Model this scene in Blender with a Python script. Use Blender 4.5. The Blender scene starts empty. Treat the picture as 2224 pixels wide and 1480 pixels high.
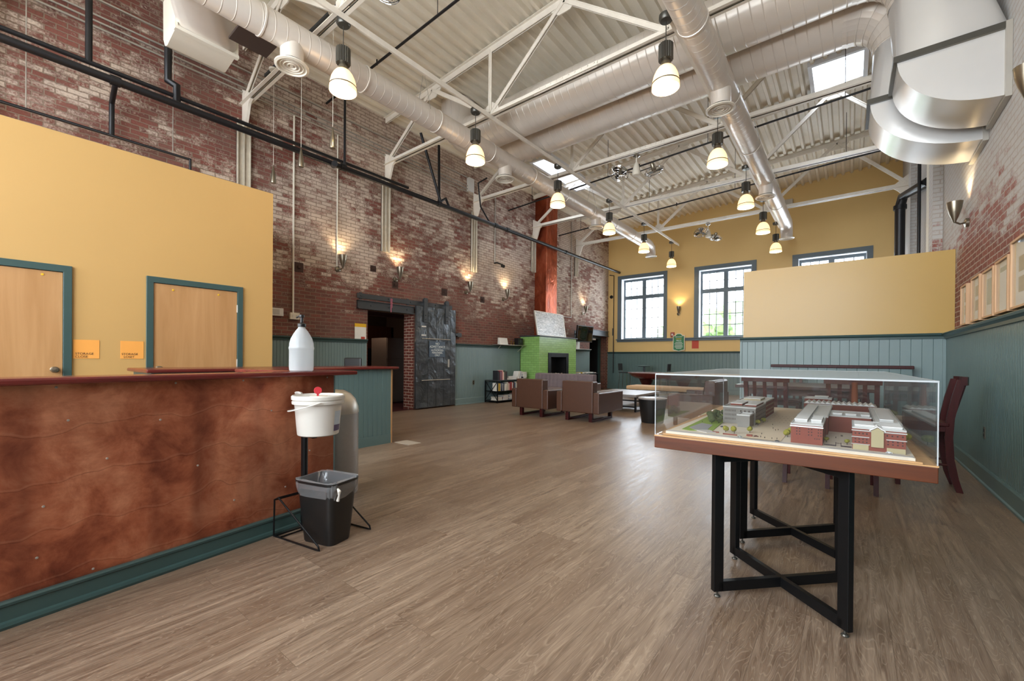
import bpy, bmesh, math, random
from mathutils import Vector, Matrix
random.seed(7)
S = bpy.context.scene
COL = S.collection
PI = math.pi

# ---------------------------------------------------------------- camera, sky, exposure
FPX = 921.8
cam = bpy.data.cameras.new('camera')
cam.sensor_fit = 'HORIZONTAL'
cam.sensor_width = 36.0
cam.lens = FPX / 2224 * 36
cam.shift_y = (783.3 - 740) / 2224
cam.clip_start = 0.05
cam.clip_end = 200
camo = bpy.data.objects.new('camera', cam)
COL.objects.link(camo)
def _cam_matrix(yaw, pitch, roll, h):
    f = Vector((-math.sin(yaw) * math.cos(pitch), math.cos(yaw) * math.cos(pitch), math.sin(pitch)))
    r = Vector((math.cos(yaw), math.sin(yaw), 0))
    d = f.cross(r)
    cr, sr = math.cos(roll), math.sin(roll)
    r2 = cr * r + sr * d
    d2 = -sr * r + cr * d
    m = Matrix.Identity(4)
    for i in range(3):
        m[i][0], m[i][1], m[i][2] = r2[i], -d2[i], -f[i]
    m[0][3], m[1][3], m[2][3] = 0, 0, h
    return m
camo.matrix_world = _cam_matrix(0.671947, -0.00335, -0.0076594, 1.20)
S.camera = camo

SKY = 8.0
w = bpy.data.worlds.new('world')
S.world = w
w.use_nodes = True
w.node_tree.nodes['Background'].inputs[0].default_value = (0.86, 0.93, 1.0, 1)
w.node_tree.nodes['Background'].inputs[1].default_value = SKY
S.view_settings.view_transform = 'Standard'
S.view_settings.look = 'None'
S.view_settings.gamma = 1
S.view_settings.use_curve_mapping = False
S.view_settings.exposure = 0.92

def portal(name, loc, rot, sx, sy):
    l = bpy.data.lights.new(name, 'AREA')
    l.shape = 'RECTANGLE'; l.size = sx; l.size_y = sy
    l.energy = 1
    l.cycles.is_portal = True
    o = bpy.data.objects.new(name, l)
    o.location = loc; o.rotation_euler = rot
    COL.objects.link(o)
# daylight enters by the windows, the skylights and fill openings added behind the camera
for x0, x1 in ((-7.35, -5.62), (-4.36, -2.62), (-1.33, 0.39)):
    portal('window_daylight', ((x0 + x1) / 2, 16.85, 3.28), (-PI / 2, 0, 0), x1 - x0, 2.45)
portal('skylight_daylight', (-6.42, 10.4, 6.86), (0, 0, 0), 0.8, 2.4)
portal('skylight_daylight', (-0.30, 10.5, 7.24), (0, 0, 0), 1.1, 1.3)
for x0, x1 in ((-7.3, -5.0), (-4.6, -2.3), (-1.9, 0.4)):
    portal('window_daylight', ((x0 + x1) / 2, -3.3, 3.4), (PI / 2, 0, 0), x1 - x0, 4.4)

# ---------------------------------------------------------------- materials
def lin(c):
    if isinstance(c, str):
        c = c.lstrip('#')
        c = [int(c[i:i + 2], 16) / 255 for i in (0, 2, 4)]
    return tuple((v / 12.92 if v <= 0.04045 else ((v + 0.055) / 1.055) ** 2.4) for v in c[:3]) + (1.0,)

class Mat:
    def __init__(self, name, color='#808080', rough=0.5, metal=0.0, spec=0.5):
        self.m = bpy.data.materials.new(name)
        self.m.use_nodes = True
        self.nt = self.m.node_tree
        self.n = self.nt.nodes
        self.b = self.n['Principled BSDF']
        self.b.inputs['Base Color'].default_value = lin(color)
        self.b.inputs['Roughness'].default_value = rough
        self.b.inputs['Metallic'].default_value = metal
        self.b.inputs['Specular IOR Level'].default_value = spec
    def node(self, t, **kw):
        x = self.n.new(t)
        for k, v in kw.items():
            if k.startswith('i_'):
                x.inputs[k[2:].replace('_', ' ')].default_value = v
            else:
                setattr(x, k, v)
        return x
    def link(self, a, b): self.nt.links.new(a, b)
    def coord(self, scale=(1, 1, 1), rot=(0, 0, 0), world=False):
        tc = self.node('ShaderNodeTexCoord') if not world else self.node('ShaderNodeNewGeometry')
        mp = self.node('ShaderNodeMapping')
        mp.inputs['Scale'].default_value = scale
        mp.inputs['Rotation'].default_value = rot
        self.link(tc.outputs['Object'] if not world else tc.outputs['Position'], mp.inputs['Vector'])
        return mp.outputs['Vector']
    def noise(self, vec, scale=5, detail=4, rough=0.55, dist=0.0):
        x = self.node('ShaderNodeTexNoise')
        x.inputs['Scale'].default_value = scale
        x.inputs['Detail'].default_value = detail
        x.inputs['Roughness'].default_value = rough
        x.inputs['Distortion'].default_value = dist
        if vec is not None: self.link(vec, x.inputs['Vector'])
        return x
    def ramp(self, fac, stops, interp='LINEAR'):
        r = self.node('ShaderNodeValToRGB')
        r.color_ramp.interpolation = interp
        e = r.color_ramp.elements
        while len(e) > 1: e.remove(e[0])
        e[0].position = stops[0][0]; e[0].color = lin(stops[0][1]) if not isinstance(stops[0][1], float) else (stops[0][1],) * 3 + (1,)
        for p, c in stops[1:]:
            x = e.new(p); x.color = lin(c) if not isinstance(c, float) else (c,) * 3 + (1,)
        self.link(fac, r.inputs['Fac'])
        return r.outputs['Color']
    def mix(self, fac, a, b, mode='MIX'):
        x = self.node('ShaderNodeMix'); x.data_type = 'RGBA'; x.blend_type = mode
        if isinstance(fac, (int, float)): x.inputs[0].default_value = fac
        else: self.link(fac, x.inputs[0])
        for i, v in ((6, a), (7, b)):
            if isinstance(v, (str, tuple)): x.inputs[i].default_value = lin(v) if isinstance(v, str) else v
            else: self.link(v, x.inputs[i])
        return x.outputs[2]
    def math(self, op, a, b=0.0, clamp=False):
        x = self.node('ShaderNodeMath'); x.operation = op; x.use_clamp = clamp
        for i, v in ((0, a), (1, b)):
            if isinstance(v, (int, float)): x.inputs[i].default_value = v
            else: self.link(v, x.inputs[i])
        return x.outputs[0]
    def base(self, c): self.link(c, self.b.inputs['Base Color'])
    def rough(self, c): self.link(c, self.b.inputs['Roughness'])
    def bump(self, h, strength=0.3, dist=0.01):
        x = self.node('ShaderNodeBump')
        x.inputs['Strength'].default_value = strength
        x.inputs['Distance'].default_value = dist
        self.link(h, x.inputs['Height'])
        self.link(x.outputs['Normal'], self.b.inputs['Normal'])

def plain(name, color, rough=0.5, metal=0.0, var=0.06, scale=6, spec=0.5, bump=0.0):
    """a painted / plain surface with a little cloudy variation of its own"""
    m = Mat(name, color, rough, metal, spec)
    v = m.coord(world=True)
    n = m.noise(v, scale, 5)
    c = lin(color)
    dark = tuple(x * (1 - var * 2) for x in c[:3]) + (1,)
    lite = tuple(min(1, x * (1 + var)) for x in c[:3]) + (1,)
    m.base(m.mix(n.outputs['Fac'], dark, lite))
    if bump: m.bump(m.noise(v, scale * 12, 3).outputs['Fac'], bump, 0.004)
    return m.m

def wallcoords(m):
    """u along the wall, v up, for walls facing x or y"""
    g = m.node('ShaderNodeNewGeometry')
    s = m.node('ShaderNodeSeparateXYZ'); m.link(g.outputs['Position'], s.inputs[0])
    sn = m.node('ShaderNodeSeparateXYZ'); m.link(g.outputs['True Normal'], sn.inputs[0])
    isx = m.math('GREATER_THAN', m.math('ABSOLUTE', sn.outputs[0]), 0.5)
    u = m.math('ADD', m.math('MULTIPLY', s.outputs[1], isx), m.math('MULTIPLY', s.outputs[0], m.math('SUBTRACT', 1.0, isx)))
    c = m.node('ShaderNodeCombineXYZ'); m.link(u, c.inputs[0]); m.link(s.outputs[2], c.inputs[1])
    return c.outputs[0], s.outputs[2], u

def brick(name, red, dark, paint, mortar, lo, hi, cover, seed=0.0, bw=0.205, rh=0.068, band=None, near=False):
    m = Mat(name, '#804030', 0.85)
    uv, z, u = wallcoords(m)
    wob = m.noise(uv, 9, 2)
    add = m.node('ShaderNodeVectorMath'); add.operation = 'MULTIPLY_ADD'
    m.link(wob.outputs['Color'], add.inputs[0]); add.inputs[1].default_value = (0.02, 0.02, 0); m.link(uv, add.inputs[2])
    t = m.node('ShaderNodeTexBrick')
    t.offset = 0.5; t.squash = 1.0
    t.inputs['Scale'].default_value = 1.0
    t.inputs['Mortar Size'].default_value = 0.0075
    t.inputs['Mortar Smooth'].default_value = 0.25
    t.inputs['Bias'].default_value = 0.0
    t.inputs['Brick Width'].default_value = bw
    t.inputs['Row Height'].default_value = rh
    t.inputs['Color1'].default_value = (0, 0, 0, 1)
    t.inputs['Color2'].default_value = (1, 1, 1, 1)
    t.inputs['Mortar'].default_value = (0.5, 0.5, 0.5, 1)
    m.link(add.outputs[0], t.inputs['Vector'])
    fine = m.noise(uv, 38, 5, 0.65)
    body = m.mix(t.outputs['Color'], red, dark)
    body = m.mix(m.ramp(fine.outputs['Fac'], [(0.35, 0.0), (0.7, 0.8)]), body, '#6b4339')
    # old paint left on the faces, in large worn patches
    big = m.noise(uv, 0.55, 5, 0.6, 0.4)
    big.noise_dimensions = '4D'; big.inputs['W'].default_value = seed
    per = m.noise(uv, 4.5, 3, 0.6)
    brk = m.math('MULTIPLY', t.outputs['Color'], 0.22)
    hgt = m.node('ShaderNodeMapRange'); m.link(z, hgt.inputs['Value'])
    hgt.inputs['From Min'].default_value = lo; hgt.inputs['From Max'].default_value = hi
    hgt.inputs['To Min'].default_value = -0.35; hgt.inputs['To Max'].default_value = cover
    s1 = m.math('ADD', m.math('MULTIPLY', big.outputs['Fac'], 1.15), m.math('MULTIPLY', per.outputs['Fac'], 0.45))
    s2 = m.math('ADD', m.math('ADD', s1, brk), hgt.outputs['Result'])
    if near:
        nr = m.node('ShaderNodeMapRange'); m.link(u, nr.inputs['Value'])
        nr.inputs['From Min'].default_value = 2.0; nr.inputs['From Max'].default_value = 4.5; nr.inputs['To Min'].default_value = -0.22; nr.inputs['To Max'].default_value = 0.03
        s2 = m.math('ADD', s2, nr.outputs['Result'])
    s3 = m.math('ADD', s2, m.math('MULTIPLY', m.math('SUBTRACT', fine.outputs['Fac'], 0.5), 0.5))
    pm = m.ramp(s3, [(0.80, 0.0), (1.02, 0.85)])
    pm2 = m.math('MULTIPLY', pm, m.math('SUBTRACT', 1.0, m.math('MULTIPLY', t.outputs['Fac'], 0.75)))
    c = m.mix(pm2, m.mix(t.outputs['Fac'], body, mortar), paint)
    if band:
        grime = m.noise(uv, 1.3, 4, 0.6)
        c = m.mix(m.ramp(grime.outputs['Fac'], [(0.45, 0.0), (0.75, 0.5)]), c, band)
    m.base(c)
    h = m.math('ADD', m.math('MULTIPLY', m.math('SUBTRACT', 1.0, t.outputs['Fac']), 1.0), m.math('MULTIPLY', fine.outputs['Fac'], 0.6))
    m.bump(h, 0.9, 0.012)
    return m.m

def wood(name, c1, c2, rough=0.45, axis='x', scale=1.0, spec=0.5, rings=0.0):
    m = Mat(name, c1, rough, 0, spec)
    sc = {'x': (0.6, 9, 9), 'y': (9, 0.6, 9), 'z': (9, 9, 0.6)}[axis]
    v = m.coord(tuple(k * scale for k in sc))
    n = m.noise(v, 2.5, 6, 0.6, 0.6)
    c = m.mix(m.ramp(n.outputs['Fac'], [(0.3, 0.0), (0.7, 1.0)]), c1, c2)
    m.base(c)
    m.bump(n.outputs['Fac'], 0.08, 0.003)
    return m.m

def emis(name, color, strength):
    m = bpy.data.materials.new(name); m.use_nodes = True
    n = m.node_tree.nodes; n.remove(n['Principled BSDF'])
    e = n.new('ShaderNodeEmission'); e.inputs[0].default_value = lin(color); e.inputs[1].default_value = strength
    m.node_tree.links.new(e.outputs[0], n['Material Output'].inputs[0])
    return m

def clear(name, tint=(1, 1, 1, 1), gloss=1.0, ior=1.45, haze=0.0, hazecol='#ffffff'):
    """thin glazing: lets light through, reflects by angle"""
    m = bpy.data.materials.new(name); m.use_nodes = True
    nt = m.node_tree; n = nt.nodes; n.remove(n['Principled BSDF'])
    t = n.new('ShaderNodeBsdfTransparent'); t.inputs[0].default_value = tint
    g = n.new('ShaderNodeBsdfGlossy'); g.inputs['Roughness'].default_value = 0.02
    f = n.new('ShaderNodeFresnel')
    ge = n.new('ShaderNodeNewGeometry'); mr = n.new('ShaderNodeMapRange')      # leaving the sheet counts like entering it
    mr.inputs['To Min'].default_value = ior; mr.inputs['To Max'].default_value = 1 / ior
    nt.links.new(ge.outputs['Backfacing'], mr.inputs['Value']); nt.links.new(mr.outputs['Result'], f.inputs[0])
    mu = n.new('ShaderNodeMath'); mu.operation = 'MULTIPLY'; mu.inputs[1].default_value = gloss; mu.use_clamp = True
    nt.links.new(f.outputs[0], mu.inputs[0])
    mx = n.new('ShaderNodeMixShader')
    nt.links.new(mu.outputs[0], mx.inputs[0]); nt.links.new(t.outputs[0], mx.inputs[1]); nt.links.new(g.outputs[0], mx.inputs[2])
    out = mx
    if haze:
        d = n.new('ShaderNodeBsdfDiffuse'); d.inputs[0].default_value = lin(hazecol)
        m2 = n.new('ShaderNodeMixShader'); m2.inputs[0].default_value = haze
        nt.links.new(mx.outputs[0], m2.inputs[1]); nt.links.new(d.outputs[0], m2.inputs[2]); out = m2
    nt.links.new(out.outputs[0], n['Material Output'].inputs[0])
    return m

K = {}
K['brick_left'] = brick('brick_left', '#8a5044', '#5f3a33', '#dccab8', '#84705f', 1.9, 3.4, 0.06, 3.0, band='#7d665a', near=True)
K['brick_right'] = brick('brick_right', '#a5665a', '#85504a', '#c9cbc8', '#b5a79b', 2.2, 3.5, 0.34, 9.0)
K['brick_fresh'] = brick('brick_fresh', '#7c3428', '#5d2720', '#b9aa98', '#c4b4a2', 0, 9, -0.9, 5.0)
K['yellow'] = plain('yellow_paint', '#c09a5e', 0.55, var=0.03, scale=1.2)
K['yellow_back'] = plain('lit_yellow_paint', '#e0bf7e', 0.55, var=0.03, scale=1.2)  # same yellow paint, colour raised to stand in for brighter light
K['yellow_light'] = plain('pale_yellow_paint', '#bd9c58', 0.30, spec=0.4, var=0.02, scale=1.0)
K['teal'] = plain('teal_paint', '#5d7473', 0.36, var=0.05, scale=3)
K['teal_light'] = plain('light_teal_paint', '#74898a', 0.38, var=0.04, scale=3)
K['teal_dark'] = plain('dark_teal_paint', '#3a514f', 0.33, var=0.06, scale=3)
K['casing'] = plain('grey_blue_casing_paint', '#5c6970', 0.4, var=0.05)
K['reveal'] = plain('white_reveal_paint', '#e4e6ea', 0.5, var=0.03)
K['deck'] = plain('cream_roof_deck_paint', '#ece3d0', 0.5, var=0.06, scale=4)
K['steel_white'] = plain('cream_steel_paint', '#ece4d6', 0.45, var=0.08, scale=7)
K['steel_col'] = plain('worn_cream_column_paint', '#cfc5b2', 0.7, var=0.16, scale=11)
K['black_metal'] = plain('black_metal', '#17181a', 0.38, 0.5, var=0.1)
K['black_pipe'] = plain('black_pipe_paint', '#1c1c1f', 0.4, 0.2, var=0.12)
K['black_plastic'] = plain('black_plastic', '#161616', 0.4, var=0.05)
K['dark_grey'] = plain('dark_grey_metal', '#5a5852', 0.35, 0.7)
K['nickel'] = plain('brushed_nickel', '#8f8777', 0.3, 0.9, var=0.08)
K['chrome'] = plain('chrome', '#c9cbcd', 0.12, 1.0, var=0.02)
K['galv'] = plain('galvanised_conduit', '#b9b4aa', 0.4, 0.6)
K['white'] = plain('white_plastic', '#d3d0c8', 0.4, var=0.02)
K['offwhite'] = plain('cream_plastic', '#dfd8c8', 0.45, var=0.03)
K['paper'] = plain('white_paper', '#e9e7e0', 0.8, var=0.02)
K['grey_paint'] = plain('charcoal_steel_paint', '#3f4346', 0.45, 0.2, var=0.1, scale=5)
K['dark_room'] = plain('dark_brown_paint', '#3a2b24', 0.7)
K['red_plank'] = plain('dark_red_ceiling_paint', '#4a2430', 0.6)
K['stainless'] = plain('stainless_steel', '#9a8f86', 0.35, 0.7)
K['mahogany'] = wood('mahogany', '#431817', '#2c1010', 0.35, 'z', spec=0.2)
K['redwood'] = wood('red_lacquered_wood', '#6d2a24', '#511b18', 0.22, 'y')
K['cherry'] = wood('cherry_veneer', '#602e10', '#46200a', 0.4, 'x')
K['ply'] = wood('plywood_edge', '#c79f6d', '#a87e50', 0.6, 'x')
K['birch'] = wood('birch_veneer', '#bd9263', '#ab7f50', 0.4, 'z', 0.5)
K['frame_wood'] = wood('pale_oak', '#d0a981', '#bf9670', 0.5, 'z')
K['dark_table'] = wood('dark_brown_table_wood', '#3a1f1c', '#2a1513', 0.3, 'x', spec=0.3)
K['leather'] = plain('brown_leather', '#4d3225', 0.36, var=0.07, scale=14, bump=0.12)
K['grey_fabric'] = plain('grey_upholstery', '#75686a', 0.85, var=0.06, scale=30, bump=0.2)
K['tan'] = plain('tan_cushion_fabric', '#c5a37c', 0.8, var=0.04)
K['black_fab'] = plain('black_seat_fabric', '#1f2023', 0.7)
K['oak_top'] = plain('grey_wood_top', '#8b8582', 0.35, var=0.08)
K['green_tile'] = None
K['window_glass'] = clear('window_glass', (0.96, 0.98, 1, 1), 1.0)
K['acrylic'] = clear('acrylic_sheet', (0.99, 0.995, 0.995, 1), 0.9, 1.49, 0.008, '#cfd6da')
K['acrylic_top'] = clear('sheen_acrylic_top', (0.97, 0.98, 0.98, 1), 1.6, 1.49, 0.42, '#b9c2c4')  # pale grey haze paints in the reflected sheen of the top sheet
K['acrylic_edge'] = plain('polished_acrylic_edge', '#b4babd', 0.15, var=0.02)
K['red_sign'] = plain('red_sign_card', '#c24a35', 0.6)
K['orange_card'] = plain('orange_card', '#eba24a', 0.7, var=0.02)
K['yellow_card'] = plain('yellow_card', '#e5b51d', 0.6)
K['sign_green'] = plain('green_sign_paint', '#2f7a4c', 0.45)
K['ink'] = plain('black_ink', '#2b231b', 0.7)
K['white_ink'] = plain('white_ink', '#e6ece8', 0.6)
K['red'] = plain('red_plastic', '#cf3a44', 0.4)
K['slate_sign'] = plain('slate_blue_sign', '#4b5a69', 0.4)
K['copper_flue'] = None

def special():
    # floor: grey-brown wood-look planks running along the room
    m = Mat('plank_floor', '#8a7564', 0.36, 0, 0.55)
    g = m.node('ShaderNodeNewGeometry')
    s = m.node('ShaderNodeSeparateXYZ'); m.link(g.outputs['Position'], s.inputs[0])
    c = m.node('ShaderNodeCombineXYZ'); m.link(s.outputs[1], c.inputs[0]); m.link(s.outputs[0], c.inputs[1])
    t = m.node('ShaderNodeTexBrick'); t.offset = 0.37; t.offset_frequency = 3
    t.inputs['Scale'].default_value = 1; t.inputs['Brick Width'].default_value = 1.22; t.inputs['Row Height'].default_value = 0.152
    t.inputs['Mortar Size'].default_value = 0.0009; t.inputs['Mortar Smooth'].default_value = 0.3
    t.inputs['Color1'].default_value = (0, 0, 0, 1); t.inputs['Color2'].default_value = (1, 1, 1, 1); t.inputs['Mortar'].default_value = (0.3, 0.3, 0.3, 1)
    m.link(c.outputs[0], t.inputs['Vector'])
    # grain: stretched noise, offset for each plank
    off = m.node('ShaderNodeCombineXYZ')
    m.link(m.math('MULTIPLY', t.outputs['Color'], 7.3), off.inputs[0]); m.link(m.math('MULTIPLY', t.outputs['Color'], 3.1), off.inputs[2])
    av = m.node('ShaderNodeVectorMath'); av.operation = 'ADD'; m.link(c.outputs[0], av.inputs[0]); m.link(off.outputs[0], av.inputs[1])
    mp = m.node('ShaderNodeMapping'); mp.inputs['Scale'].default_value = (1.1, 15, 1); m.link(av.outputs[0], mp.inputs[0])
    n1 = m.noise(mp.outputs[0], 2.2, 7, 0.62, 0.9)
    mp2 = m.node('ShaderNodeMapping'); mp2.inputs['Scale'].default_value = (3, 90, 1); m.link(av.outputs[0], mp2.inputs[0])
    n2 = m.noise(mp2.outputs[0], 1.6, 4, 0.6, 0.5)
    # cathedral grain lines
    mp3 = m.node('ShaderNodeMapping'); mp3.inputs['Scale'].default_value = (0.9, 7.5, 1); m.link(av.outputs[0], mp3.inputs[0])
    n3 = m.noise(mp3.outputs[0], 1.7, 2, 0.45, 0.6)
    ln = m.math('FRACT', m.math('MULTIPLY', n3.outputs['Fac'], 26.0))
    ln = m.ramp(ln, [(0.0, 0.0), (0.35, 0.0), (0.5, 1.0), (0.65, 0.0)])
    a = m.mix(m.ramp(n1.outputs['Fac'], [(0.3, 0.0), (0.7, 1.0)]), '#5c4a3d', '#ac9883')
    a = m.mix(m.math('MULTIPLY', t.outputs['Color'], 0.55), a, '#66503f')
    a = m.mix(m.math('MULTIPLY', n2.outputs['Fac'], 0.4), a, '#66503f')
    a = m.mix(m.math('MULTIPLY', ln, 0.22), a, '#c9b69e')
    a = m.mix(m.math('MULTIPLY', t.outputs['Fac'], 0.6), a, '#3a2c22')
    m.base(a)
    m.rough(m.ramp(n1.outputs['Fac'], [(0.2, 0.26), (0.8, 0.42)]))
    m.bump(m.math('ADD', m.math('SUBTRACT', n2.outputs['Fac'], m.math('MULTIPLY', t.outputs['Fac'], 1.5)), m.math('MULTIPLY', ln, 0.6)), 0.22, 0.002)
    K['floor'] = m.m
    # hammered, stained sheet copper on the bar
    m = Mat('stained_copper', '#a55b42', 0.38, 0.7)
    v = m.coord((1, 1, 1), world=True)
    big = m.noise(v, 1.15, 5, 0.6, 0.3); mid = m.noise(v, 4.5, 8, 0.7, 0.4)
    f = m.math('ADD', m.math('MULTIPLY', big.outputs['Fac'], 0.65), m.math('MULTIPLY', mid.outputs['Fac'], 0.35))
    c = m.ramp(f, [(0.36, '#55291f'), (0.43, '#94503a'), (0.50, '#cb7a58'), (0.58, '#f0a680'), (0.68, '#c67453')])
    # hazy upright darker bands and brushed haze
    band = m.noise(m.coord((1.6, 1.6, 0.12), world=True), 1.7, 3, 0.5)
    c = m.mix(m.ramp(band.outputs['Fac'], [(0.50, 0.0), (0.62, 0.6)]), c, '#5c2f26')
    fb = m.noise(m.coord((1.5, 1.5, 14), world=True), 4, 6, 0.7, 0.3)
    c = m.mix(m.math('MULTIPLY', fb.outputs['Fac'], 0.35), c, '#8a5040')
    # creases that wander along the sheet, a dark line with a bright lip
    g = m.node('ShaderNodeNewGeometry'); s = m.node('ShaderNodeSeparateXYZ'); m.link(g.outputs['Position'], s.inputs[0])
    wv = m.noise(m.coord((1.9, 1.9, 0.6), world=True), 1.3, 2.5, 0.5, 0.0)
    zz = m.math('ADD', m.math('MULTIPLY', s.outputs[2], 4.3), m.math('MULTIPLY', wv.outputs['Fac'], 1.5))
    ln = m.math('SUBTRACT', m.math('FRACT', zz), 0.5)
    c = m.mix(m.ramp(m.math('ABSOLUTE', ln), [(0.0, 0.4), (0.010, 0.0)]), c, '#3f211a')
    lip = m.ramp(m.math('ABSOLUTE', m.math('SUBTRACT', ln, 0.035)), [(0.0, 0.14), (0.03, 0.0)])
    c = m.mix(lip, c, '#e8b090')
    m.base(c)
    m.rough(m.ramp(mid.outputs['Fac'], [(0.3, 0.3), (0.75, 0.5)]))
    m.bump(m.math('ADD', m.noise(v, 5, 4, 0.5, 0.5).outputs['Fac'], m.math('MULTIPLY', fb.outputs['Fac'], 0.3)), 0.3, 0.012)
    K['copper'] = m.m
    m = Mat('copper_flue_sheet', '#a9583a', 0.3, 0.75)
    v = m.coord((1, 1, 0.6), world=True)
    n = m.noise(v, 3.0, 5, 0.6, 1.0)
    m.base(m.ramp(n.outputs['Fac'], [(0.3, '#7a3823'), (0.55, '#a85336'), (0.8, '#c4775a')]))
    m.bump(m.noise(v, 5, 3, 0.5, 1.2).outputs['Fac'], 0.6, 0.03)
    K['copper_flue'] = m.m
    # green running-bond tile
    m = Mat('green_glazed_tile', '#86b45c', 0.25)
    uv, z, u = wallcoords(m)
    t = m.node('ShaderNodeTexBrick'); t.offset = 0.5
    for k_, v_ in (('Scale', 1), ('Brick Width', 0.2), ('Row Height', 0.067), ('Mortar Size', 0.004), ('Mortar Smooth', 0.2)): t.inputs[k_].default_value = v_
    t.inputs['Color1'].default_value = lin('#8fbb6c'); t.inputs['Color2'].default_value = lin('#84ae60'); t.inputs['Mortar'].default_value = lin('#6d8f52')
    m.link(uv, t.inputs['Vector']); m.base(t.outputs['Color'])
    m.bump(m.math('SUBTRACT', 1.0, t.outputs['Fac']), 0.6, 0.006)
    K['green_tile'] = m.m
    # spiral-wound duct, seams every 12 cm round the axis
    for nm, ax in (('duct_along_y', 1), ('duct_along_x', 0), ('duct_plain', 2)):
        m = Mat('galvanised_' + nm, '#dcd3c8', 0.34, 0.25)
        g = m.node('ShaderNodeNewGeometry'); s = m.node('ShaderNodeSeparateXYZ'); m.link(g.outputs['Position'], s.inputs[0])
        n = m.noise(g.outputs['Position'], 2.5, 4)
        m.base(m.mix(n.outputs['Fac'], '#d5ccc0', '#e8e0d6'))
        if ax < 2:
            fr = m.math('FRACT', m.math('ADD', m.math('MULTIPLY', s.outputs[ax], 7.6), m.math('MULTIPLY', s.outputs[2], 1.1)))
            h = m.ramp(fr, [(0.0, 0.0), (0.44, 0.0), (0.5, 1.0), (0.56, 0.0)])
            m.bump(h, 0.5, 0.008)
        else:
            m.bump(m.noise(g.outputs['Position'], 4, 2).outputs['Fac'], 0.12, 0.02)
        K[nm] = m.m
    # brushed sheet metal of the wall elbows
    m = Mat('brushed_sheet_metal', '#d9d8d6', 0.30, 0.5)
    g = m.node('ShaderNodeNewGeometry')
    n = m.noise(g.outputs['Position'], 1.5, 3); m.base(m.mix(n.outputs['Fac'], '#d2d1ce', '#e4e3e1'))
    K['sheet'] = m.m
    # patched, dented sheet steel of the old sliding fire door
    m = Mat('dented_dark_sheet_steel', '#3b4045', 0.32, 0.6)
    uv, z, u = wallcoords(m)
    n = m.noise(uv, 2.4, 5, 0.6, 0.8); m.base(m.ramp(n.outputs['Fac'], [(0.3, '#44484b'), (0.55, '#5a5f62'), (0.8, '#777c80')]))
    m.bump(m.noise(uv, 3.4, 3, 0.5, 0.5).outputs['Fac'], 0.8, 0.045)
    K['door_steel'] = m.m
    # framed glass-like silver picture
    m = Mat('silver_grey_artwork', '#b4b8bb', 0.25)
    v = m.coord((1, 1, 1), world=True); n = m.noise(m.coord((1, 2.0, 9), world=True), 3, 6, 0.7, 1.5)
    m.base(m.ramp(n.outputs['Fac'], [(0.35, '#6d7275'), (0.5, '#b3b8bb'), (0.62, '#e4e7e8')]))
    K['artwork'] = m.m
    # green foliage outdoors
    m = Mat('leaves', '#5d7c4a', 0.8); n = m.noise(m.coord(world=True), 3, 4); m.base(m.mix(n.outputs['Fac'], '#3f5f33', '#8aa56a')); K['leaves'] = m.m
    m = Mat('model_foliage', '#6f7a2a', 0.9); n = m.noise(m.coord(world=True), 90, 3); m.base(m.mix(n.outputs['Fac'], '#464f1c', '#a39a35')); m.bump(n.outputs['Fac'], 1.0, 0.004); K['model_leaf'] = m.m
    m = Mat('model_foliage_dark', '#3f4a26', 0.9); n = m.noise(m.coord(world=True), 90, 3); m.base(m.mix(n.outputs['Fac'], '#27331c', '#59633a')); m.bump(n.outputs['Fac'], 1.0, 0.004); K['model_leaf_dark'] = m.m
    # translucent jug plastic
    K['milky'] = clear('milky_plastic', (0.9, 0.9, 0.9, 1), 1.3, 1.4, 0.42, '#d6dadb')
    K['liner'] = clear('thin_clear_liner', (0.9, 0.91, 0.92, 1), 2.0, 1.4, 0.13, '#e4e6e8')
    K['lens'] = emis('glowing_lamp_lens', '#ffe0b0', 34.0)
    K['shade_glow'] = None
    m = bpy.data.materials.new('lit_ribbed_glass_shade'); m.use_nodes = True
    b = m.node_tree.nodes['Principled BSDF']
    b.inputs['Base Color'].default_value = lin('#f3dfc0'); b.inputs['Roughness'].default_value = 0.2
    b.inputs['Emission Color'].default_value = lin('#ffc987'); b.inputs['Emission Strength'].default_value = 0.9
    K['shade'] = m
    K['tv_screen'] = plain('glossy_dark_screen', '#15130f', 0.06, var=0.0)
    K['skylight'] = clear('white_skylight_dome', (0.95, 0.97, 1, 1), 0.6, 1.4, 0.0)
special()

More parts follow.
